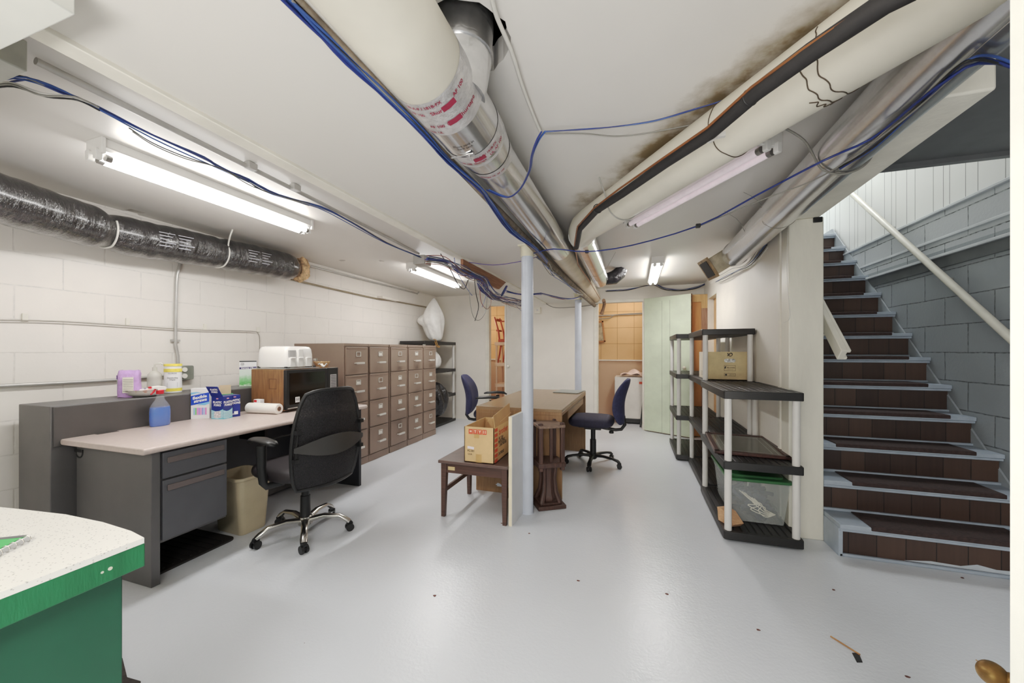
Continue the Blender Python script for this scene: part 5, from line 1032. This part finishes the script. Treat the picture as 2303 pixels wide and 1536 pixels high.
mb.add([c_+U['x']*(rr3*math.cos(R(a)))+ZV*(rr3*math.sin(R(a))) for a in range(0,360,20) for rr3 in (.0105,.0125)],[(2*i,2*i+1,(2*i+3)%36,(2*i+2)%36) for i in range(18)]).build('round_logo',INK,r); lettering(r,'GE',.013,F('x',-.04,.195,.0012),U['x'],ZV,INK,1,.0004)
# ================================================================ FLOOR ITEMS
wb2=root('waste_bin','beige plastic rectangular waste bin under the desk beside the drawers','waste bin',(-2.62,1.95,0))
BG=mat('beige plastic',(196,182,154),.45,0,.03)
M=TM(-2.62,1.925,0,R(-3)); 
def rr_ring(hx,hy,r,z,M,n=6):
    p=[]
    for cx,cy,s0 in ((hx-r,hy-r,0),(-hx+r,hy-r,90),(-hx+r,-hy+r,180),(hx-r,-hy+r,270)):
        for k in range(n+1): a=R(s0+90*k/n); p.append(M@Vector((cx+r*math.cos(a),cy+r*math.sin(a),z)))
    return p
rings=[rr_ring(.125,.085,.03,.0,M),rr_ring(.128,.09,.03,.008,M),rr_ring(.148,.118,.04,.37,M),rr_ring(.158,.128,.045,.372,M),rr_ring(.158,.128,.045,.392,M),rr_ring(.146,.116,.04,.392,M),rr_ring(.125,.085,.03,.012,M)]
mb=MB(); k=len(rings[0]); vs=[p for r_ in rings for p in r_]; fs=[(i*k+j,i*k+(j+1)%k,(i+1)*k+(j+1)%k,(i+1)*k+j) for i in range(len(rings)-1) for j in range(k)]+[tuple(range(k))[::-1],tuple(range((len(rings)-1)*k,len(rings)*k))]
mb.add(vs,fs).build('bin_body',BG,wb2,bevel=.002)
o=MB().box(-2.97,-2.94,2.15,2.75,.02,.3).build('grey_panel',GREYMETAL,bevel=.003); tag(o,'flat grey metal plate standing under the desk behind the waste bin','panel')
mt=root('chair_mat','ribbed black rubber mat on the floor under the desk drawers','mat',(-2.7,1.55,0)); MB().rbox(-2.95,-2.50,1.33,1.80,0,.012,.04).build('mat_base',mat('black rubber mat',(30,27,26),.6,0,.1,30,.5,120),mt,bevel=.002); mb=MB()
for k in range(9): mb.box(-2.93,-2.53,1.36+.046*k,1.372+.046*k,.012,.017)
mb.build('rib',MC['black rubber mat'],mt)
o=MB().prism([(-1.9,.55),(-1.63,.62),(-1.62,.80),(-1.68,.845),(-1.75,.905),(-1.82,.9),(-1.95,.95),(-2.3,1.0),(-2.3,.5)],'Z',0,.01).build('entry_mat',mat('charcoal entry mat',(52,46,44),.9,0,.2,60,.6,300)); tag(o,'corner of a dark entry mat on the floor beside the green counter','mat')
# green counter
gc=root('green_counter','green painted counter with a speckled white top in the near left corner','counter',(-1.3,.2,0))
GRN=mat('dark green paint',(30,80,60),.42,0,.06,4,.15,40); GRN2=mat('green painted apron',(34,98,64),.4,0,.08,6,.25,50,stretch=(1,6,1))
MB().box(-2.1,-.872,-.35,.425,0,.86).build('counter_body',GRN,gc,bevel=.002)
n=NT('speckled white laminate'); v_=n.n('ShaderNodeTexVoronoi'); v_.inputs['Scale'].default_value=170; n.l(n.obj(),v_.inputs['Vector']); n.base(n.mix(n.ramp(v_.outputs['Distance'],[(.14,W),(.24,K)]),rgb((228,226,220)),rgb((176,172,162)))); n.b.inputs['Roughness'].default_value=.35
edge=[(-.845,-.38),(-.845,.442),(-.90,.451),(-1.0,.457),(-1.12,.455),(-1.25,.44),(-1.4,.42),(-1.7,.38),(-2.15,.33),(-2.15,-.38)]
MB().prism(edge,'Z',.892,.902).build('counter_top',n.m,gc); MB().prism([(x*1.0+(.001 if x>-.9 else 0),y+.001) for x,y in edge],'Z',.85,.892).build('apron',GRN2,gc,bevel=.002)
MB().cyl((-.846,.395,.872),(-.8435,.395,.872),.003,None,12).cyl((-.846,.385,.871),(-.8435,.385,.871),.002,None,12).build('nail_head',mat('pale nail head',(190,190,170),.5),gc)
# spiral notepad
npd=root('spiral_notepad','green covered spiral notepad lying on the white counter top','notepad',(-1.08,.33,.902))
p0=pz(79,1213,.902); p1=pz(-60,1283,.902); d=(p1-p0).normalized(); pr_=Vector((d.y,-d.x,0)); pr_=pr_ if pr_.x<0 else -pr_
def nq(s,t,z): return p0+d*s+pr_*t+Vector((0,0,z))
MB().add([nq(s,t,z) for s in (0,.2) for t in (.006,.13) for z in (0,.008)],[(0,1,3,2),(4,6,7,5),(0,4,5,1),(2,3,7,6),(0,2,6,4),(1,5,7,3)]).build('paper_block',WBX,npd)
MB().add([nq(s,t,z) for s in (.002,.198) for t in (.01,.128) for z in (.008,.0095)],[(0,1,3,2),(4,6,7,5),(0,4,5,1),(2,3,7,6),(0,2,6,4),(1,5,7,3)]).build('cover',mat('bright green cover',(60,176,84),.45,0,.03),npd)
MB().add([nq(s,t,.0097) for s,t in ((.0,.01),(.01,.01),(.01,.128),(.0,.128))],[(0,1,3,2) if 0 else (0,1,2,3)]).build('dark_edge',mat('grey edge',(90,90,90),.5),npd)
lettering(npd,'5',.05,nq(.075,.06,.0101),d,pr_*-1,WHT,1,.002)
mb=MB()
for k in range(16): c_=nq(.008+.012*k,.006,.005); mb.tube([c_+pr_*(.006*math.cos(R(a)))+ZV*(.006*math.sin(R(a))) for a in range(0,361,45)],.0008,5,caps=False)
mb.build('spiral_wire',CHROME,npd)
# floor debris
a,b2_=pz(1868,1431,.004),pz(1934,1472,.004); o=MB().tube([a,b2_],.0035,6).build('wooden_stick',wood('thin bamboo stick',(150,104,66),(180,134,92),'Y',5,.6)); tag(o,'thin brown wooden stick lying on the pale floor at lower right','stick')
vs=[pz(1916,1469,.0),pz(1931,1469,.0),pz(1940,1490,.0),pz(1927,1490,.0)]; o=MB().add(vs+[v+Vector((0,0,.002)) for v in vs],[(0,3,2,1),(4,5,6,7),(0,1,5,4),(1,2,6,5),(2,3,7,6),(3,0,4,7)]).build('black_tape_scrap',mat('black tape',(14,14,14),.5)); tag(o,'small black scrap beside the thin stick on the floor','scrap')
a,b2_=pz(2195,1484,.003),pz(2265,1530,.003); o=MB().tube([a,(a+b2_)/2+Vector((0,0,.002)),b2_],.002,6).build('twig',MC['thin bamboo stick']); tag(o,'thin twig on the floor near the brass door knob','twig')
for i,(x,y) in enumerate(((1190,1200),(1128,1177),(1300,1306),(1500,1336),(978,1340),(2165,1300),(1875,1327),(1705,1417),(2040,1522))):
    p=pz(x,y,0); o=MB().prism([(p.x+.008*math.cos(R(a))*(1+.4*math.sin(a+i)),p.y+.006*math.sin(R(a))*(1+.3*math.cos(a*2+i))) for a in range(0,360,60)],'Z',0,.002).build('floor_crumb',mat('brown crumb',(96,60,54),.8)); tag(o,'tiny dark crumb of debris on the pale painted floor','debris','crumbs scattered on the floor')
# near door edge with knob
e0=Vector((.952,1.361,0)).normalized(); e1=Vector((e0.y,-e0.x,0))
dl=root('door_1','white door leaf standing open at the right edge','door'); dl.location=(e0.x*1.1,e0.y*1.1,0); dl['kind']='structure'; del dl['category']; del dl['label']
q=lambda s,t,z: e0*s+e1*t+Vector((0,0,z))
MB().add([q(s,t,z) for s in (.84,1.45) for t in (.0,.035) for z in (.0,2.2)],[(0,1,3,2),(4,6,7,5),(0,4,5,1),(2,3,7,6),(0,2,6,4),(1,5,7,3)]).build('door_leaf',mat('white door paint',(196,195,187),.45,0,.02),dl)
BRS=mat('aged brass',(140,108,62),.4,.6,.2,30)
kc=None
mbk=MB().lathe([(max(.0008,.021*math.sin(PI*k/14)),-.021*math.cos(PI*k/14)) for k in range(15)],(0,0,0),32).cyl((0,0,.010),(0,0,.022),.011,.015,20)
mbk.xf(Matrix.Translation(q(1.15,-.020,.632))@e1.to_track_quat('Z','Y').to_matrix().to_4x4()); mbk.build('door_knob',BRS,dl,smooth=True)
for z_ in (1.08,1.145): patch(dl,'red_smear',q(.329,.012,z_-.08),e1,ZV,.006,.012,mat('red smear',(180,80,70),.6)) if False else None
# ================================================================ BACK: doors and closets
# left narrow doorway leaf folded open
ld_=root('door_2','x','door'); ld_['kind']='structure'; del ld_['category']; del ld_['label']; ld_.location=(D1[1]+.02,YB-.03,0)
M=TM(D1[1]+.015,YB-.035,0,R(-3)); MB().box(0,.36,-.035,0,.01,D1[2],0,M).build('door_leaf',mat('pale grey door paint',(206,201,191),.5,0,.02),ld_,bevel=.002); MB().box(-.03,.0,-.045,.0,.01,D1[2]+.03,0,M).build('leaf_edge',TRIMW,ld_,bevel=.002)
MB().lathe([(.004,0),(.022,.005),(.026,.02),(.02,.035),(.008,.04)],(0,0,0),16).xf(M@TM(.04,-.035,.98,0,R(90))).build('door_knob',TRIMW,ld_)
# green door
gd=root('door_3','x','door'); gd['kind']='structure'; del gd['category']; del gd['label']
hA=Vector((D2[1]+.025,YB-.03,0)); hB=Vector((.785,5.88,0)); gd.location=hA
ang=math.atan2(hB.y-hA.y,hB.x-hA.x); L=(hB-hA).length; M=TM(hA.x,hA.y,0,ang)
GD=mat('pale green door paint',(198,208,182),.5,0,.05,4,.2,22,.004)
lf=MB().box(0,L,-.03,0,.012,2.06,0,M).build('door_leaf',GD,gd,bevel=.002); mb=MB()
for k in (.4,.57): mb.box(L*k,L*k+.003,-.0315,-.03,.012,2.0,0,M)
mb.build('plank_groove',mat('dark groove',(120,124,104),.6),lf); MB().box(L-.003,L+.002,-.032,.0,.012,2.06,0,M).box(0,L,-.0305,.0,.008,.014,0,M).build('worn_edge',mat('worn brown edge',(104,78,58),.7,0,.2,20),lf)
MB().lathe([(.004,0),(.02,.003),(.026,.018),(.026,.03),(.015,.04),(.008,.045)],(0,0,0),18).xf(M@TM(L-.09,-.028,1.0,0,R(90))).build('door_knob',mat('pale painted knob',(196,190,172),.5),gd)
# tan panelled door behind
td=root('door_4','x','door'); td['kind']='structure'; del td['category']; del td['label']; td.location=(.9,6.0,0)
TN=wood('tan unfinished door',(176,136,92),(204,168,120),'Z',5,.6); x0,x1=.66,.985; yy=6.0
td.location=(.83,yy,0)
MB().box(.72,1.0,yy,yy+.02,.01,2.06).build('door_panel',wood('orange tan panel',(176,122,76),(196,144,96),'Z',5,.6),td)
MB().box(.70,.78,yy-.02,yy+.0,.01,2.06).box(.92,1.0,yy-.02,yy+.0,.01,2.06).box(.78,.92,yy-.02,yy,1.95,2.06).build('door_stile',TN,td,bevel=.002)
MB().box(.92,1.0,yy-.022,yy-.02,.01,1.86).build('stripped_paint',wood('stripped brown wood',(120,82,62),(166,132,110),'Z',6,.7),td)
# closet contents (narrow door): beige shelving + red chair
BGP=mat('beige plastic shelf',(214,184,160),.5,0,.03)
shelf_unit('beige_shelving','beige plastic shelving unit seen through the narrow doorway',-2.50,-1.95,6.62,7.0,(.06,.38,.81,1.27,1.32) and (.06,.63,1.02,1.41),BGP,BGP,lip=.06)
rc_=root('red_wooden_chair','red brown wooden chair standing on top of the beige shelving in the storage room','chair',(-2.2,6.8,1.35))
RW=wood('red brown chair wood',(150,62,44),(182,84,60),'Z',5,.4)
MB().box(-2.44,-2.05,6.66,7.0,1.345,1.40).build('seat',RW,rc_,bevel=.005)
for y_ in (6.68,6.97): MB().tube([(-2.42,y_,1.39),(-2.44,y_,1.55),(-2.52,y_,1.82)],[.018,.018,.014],8).build('back_post',RW,rc_)
for y_ in (6.68,6.97): MB().tube([(-2.38,y_,1.34),(-2.42,y_,1.1),(-2.46,y_,.92)],[.018,.016,.014],8).build('leg',RW,rc_) 
for z_,h_ in ((1.74,.05),(1.55,.03)): MB().box(-2.49,-2.47,6.69,6.96,z_,z_+h_).build('back_rail',RW,rc_,bevel=.003)
MB().box(-2.40,-2.06,6.675,6.69,1.72,1.745).build('arm_rail',RW,rc_)
rc_.location.z+=.07
# wide doorway: picture, bag, freezer, stick
pc=root('hanging_picture','small framed landscape picture hanging askew in the storage room','picture',(-.62,7.27,1.55))
n=NT('faded landscape print'); n.base(n.ramp(n.noise(n.obj(),9,5),[(.3,rgb((90,86,76))),(.5,rgb((170,156,132))),(.7,rgb((206,190,160)))]))
M=TM(-.68,YC-.03,1.60,0,0,R(-6)); MB().box(-.13,.13,-.004,0,-.18,.18,0,M).build('print',n.m,pc); mb=MB()
for a,b,c,d_ in ((-.15,.15,.17,.2),(-.15,.15,-.2,-.17),(-.15,-.12,-.2,.2),(.12,.15,-.2,.2)): mb.box(a,b,-.015,.0,c,d_,0,M)
mb.build('frame',wood('light brown frame',(150,98,60),(184,130,86),'X',5,.5),pc,bevel=.003)
o=cable('storage_pipe',[(-.8,YC-.04,1.91),(.4,YC-.04,1.93)],.012,EMT,'thin grey pipe across the tan storage room wall','pipe',sm=False)
o=cable('storage_cable',[(-.8,YC-.06,1.84),(-.45,YC-.06,1.86),(-.3,YC-.06,1.92),(.3,YC-.06,1.94)],.008,GREYC,'sagging grey cable in front of the storage room pipe','cable')
fz=root('white_freezer','white chest appliance in the storage room behind the green door','appliance',(-.02,6.95,0)); MB().box(-.32,.30,6.72,7.2,.09,.80).build('body',mat('white enamel appliance',(222,218,210),.35,0,.02),fz,bevel=.01); MB().box(-.30,.29,6.73,7.19,0.02,.09).build('plinth',BLACKP,fz); MB().box(-.28,-.24,6.69,6.72,.16,.24).build('hinge_block',mat('grey block',(90,92,92),.5),fz,bevel=.004)
cl=MB().sheet(lambda u_,v_:(-.22+.5*u_,6.66+.35*v_+.03*math.sin(6*u_),.83+.10*math.sin(PI*u_)*math.sin(PI*min(1,v_+.25))+.02*math.sin(14*u_+5*v_)-.10*(1-v_)**3*u_),18,12,.006).build('pink_cloth',mat('pale pink plastic bag',(232,206,196),.5,0,.05,8,.5,20)); cl.location.z+=.0; tag(cl,'crumpled pale pink bag lying on the white appliance','bag')
rt=MB().box(.08,.20,6.64,6.66,.69,.73).build('red_tie',mat('red orange tie',(214,92,66),.5)); tag(rt,'red orange strip hanging from the pale pink bag','strip')
o=MB().box(-.015,.015,-.015,.015,0,.97).xf(TM(.10,6.48,0,0,R(-6),R(6))).build('leaning_bar',BLACKP); tag(o,'dark bar leaning inside the wide doorway beside the green door','bar')
o=MB().lathe([(.01,0),(.05,.02),(.06,.15),(.06,.32),(.04,.38),(.01,.4)],(-.62,6.75,.78),16,0,.5,1).build('dark_chair_back',mat('dark brown vinyl',(62,50,44),.5)); tag(o,'edge of a dark brown chair back just inside the wide doorway','chair')
# bags on corner shelving
def bag(name,label,c,prof,m,seed,kn=None,amp=.1):
    r=root(name,label,'bag',c); rg=random.Random(seed); n_=36; ph=[(rg.uniform(0,6),rg.randint(3,9),rg.uniform(.4,1)) for _ in range(5)]; vs=[]
    for i,(rad,z,ox,oy) in enumerate(prof):
        for j in range(n_):
            a=2*PI*j/n_; q=1+amp*sum(w*math.sin(a*k+p+z*9) for p,k,w in ph)/3; vs.append((c[0]+ox+rad*q*math.cos(a),c[1]+oy+rad*q*math.sin(a),c[2]+z))
    k=len(prof); fs=[(i*n_+j,i*n_+(j+1)%n_,(i+1)*n_+(j+1)%n_,(i+1)*n_+j) for i in range(k-1) for j in range(n_)]+[tuple(range(n_))[::-1],tuple(range((k-1)*n_,k*n_))]
    MB().add(vs,fs).build('bag_body',m,r,smooth=True,sub=1); return r
WBG=mat('white bin liner plastic',(236,235,232),.35,0,.03,9,.6,14,.02); BBG=mat('black bin liner plastic',(30,28,30),.2,0,.1,9,1,11,.04,coat=.4)
b_=bag('white_trash_bag','tall white plastic bag standing on top of the corner shelving',(-3.24,5.68,1.402),[(.05,0,.04,0),(.11,.03,.03,0),(.14,.12,.01,0),(.17,.24,-.01,0),(.20,.34,-.03,0),(.185,.44,-.03,0),(.14,.54,-.02,0),(.09,.63,-.01,0),(.045,.70,0,0),(.012,.745,.0,0)],WBG,4,amp=.22)
MB().tube([(-3.26,5.64,1.76),(-3.40,5.60,1.76),(-3.47,5.57,1.755),(-3.50,5.56,1.75)],[.17,.11,.055,.015],16,sq=(.7,1)).build('bag_corner',WBG,b_,smooth=True); cable('orange_tie',[(-3.16,5.52,1.44),(-3.07,5.44,1.42),(-3.03,5.42,1.34),(-3.035,5.50,1.31),(-3.03,5.40,1.315),(-3.045,5.36,1.40)],.006,mat('orange draw tie',(176,126,62),.5),None,parent=b_)
bag('white_trash_bag','small white plastic bag on the second shelf of the corner shelving',(-3.25,5.55,.932),[(.10,0,0,0),(.17,.04,0,0),(.19,.13,0,0),(.17,.23,0,0),(.10,.31,0,0),(.03,.35,0,0)],WBG,9)
b_=bag('black_trash_bag','shiny black plastic bag bulging from the lower corner shelving',(-3.22,5.45,.065),[(.10,.02,.0,0),(.2,.05,.0,0),(.24,.18,.02,0),(.25,.34,.04,0),(.22,.43,.03,0)],BBG,12) if False else bag('black_trash_bag','shiny black plastic bag bulging from the corner shelving beside the cabinets',(-3.16,5.52,.502-.35),[(.06,.0,.0,0),(.16,.04,.0,0),(.22,.16,.0,0),(.24,.32,.0,0),(.22,.44,.0,0),(.14,.54,0,0),(.05,.58,0,0)],BBG,12,amp=.2)
patch(b_,'red_tag',(-2.97,5.40,.50),(0,1,0),(0,0,1),.03,.03,mat('pink red tag',(206,60,84),.5))
# ================================================================ LIGHTS
def area(name,loc,size,sy,power,rot=(0,0,0),col=(1,.985,.965)):
    l=bpy.data.lights.new(name,'AREA'); l.shape='RECTANGLE'; l.size=size; l.size_y=sy; l.energy=power; l.color=col
    o=bpy.data.objects.new(name,l); COL.objects.link(o); o.location=loc; o.rotation_euler=rot; return o
area('desk_fixture_glow',(-2.45,1.7,2.13),.12,1.15,10)
area('cabinet_fixture_glow',(-2.44,4.35,2.13),.12,1.15,10)
area('far_fixture_glow',(.245,4.93,2.13),.12,1.15,10)
area('entry_fill_glow',(0,-.9,2.13),.7,.12,34,col=(1,1,1))  # added fill light below the extra unseen fixture
def point(name,loc,power,col,rad=.08):
    l=bpy.data.lights.new(name,'POINT'); l.energy=power; l.color=col; l.shadow_soft_size=rad; o=bpy.data.objects.new(name,l); COL.objects.link(o); o.location=loc
point('storage_bulb_wide',(-.1,6.75,2.12),7,(1,.87,.74)); point('storage_bulb_narrow',(-2.95,6.72,1.75),6,(1,.86,.72))
area('stairwell_lamp',(1.7,5.0,4.4),.8,.8,34,col=(.95,.98,1)); area('entry_upfill',(-.4,-1.3,.75),2.2,.5,55,(R(150),0,0))  # second area light is an added upward fill for the ceiling
area('room_beyond_lamp',(-.6,-1.2,2.0),1.4,.3,10,(R(60),0,0)) if False else None
w=bpy.data.worlds.new('world'); scene.world=w; w.use_nodes=True; w.node_tree.nodes['Background'].inputs[0].default_value=(.8,.85,.9,1); w.node_tree.nodes['Background'].inputs[1].default_value=.15
scene.view_settings.view_transform='Standard'; scene.view_settings.look='None'; scene.view_settings.exposure=-.12; scene.view_settings.gamma=1.06
vs_=scene.view_settings; vs_.use_curve_mapping=True; cm=vs_.curve_mapping; cv=cm.curves[3]
for x_,y_ in ((.035,.042),(.18,.27),(.42,.53),(.72,.77)): cv.points.new(x_,y_)
cm.update()
cy=scene.cycles; cy.max_bounces=10; cy.diffuse_bounces=7; cy.glossy_bounces=4; cy.transparent_max_bounces=12; cy.sample_clamp_indirect=6; cy.caustics_reflective=False; cy.caustics_refractive=False
try: cy.use_denoising=True; cy.denoiser='OPENIMAGEDENOISE'
except Exception: pass
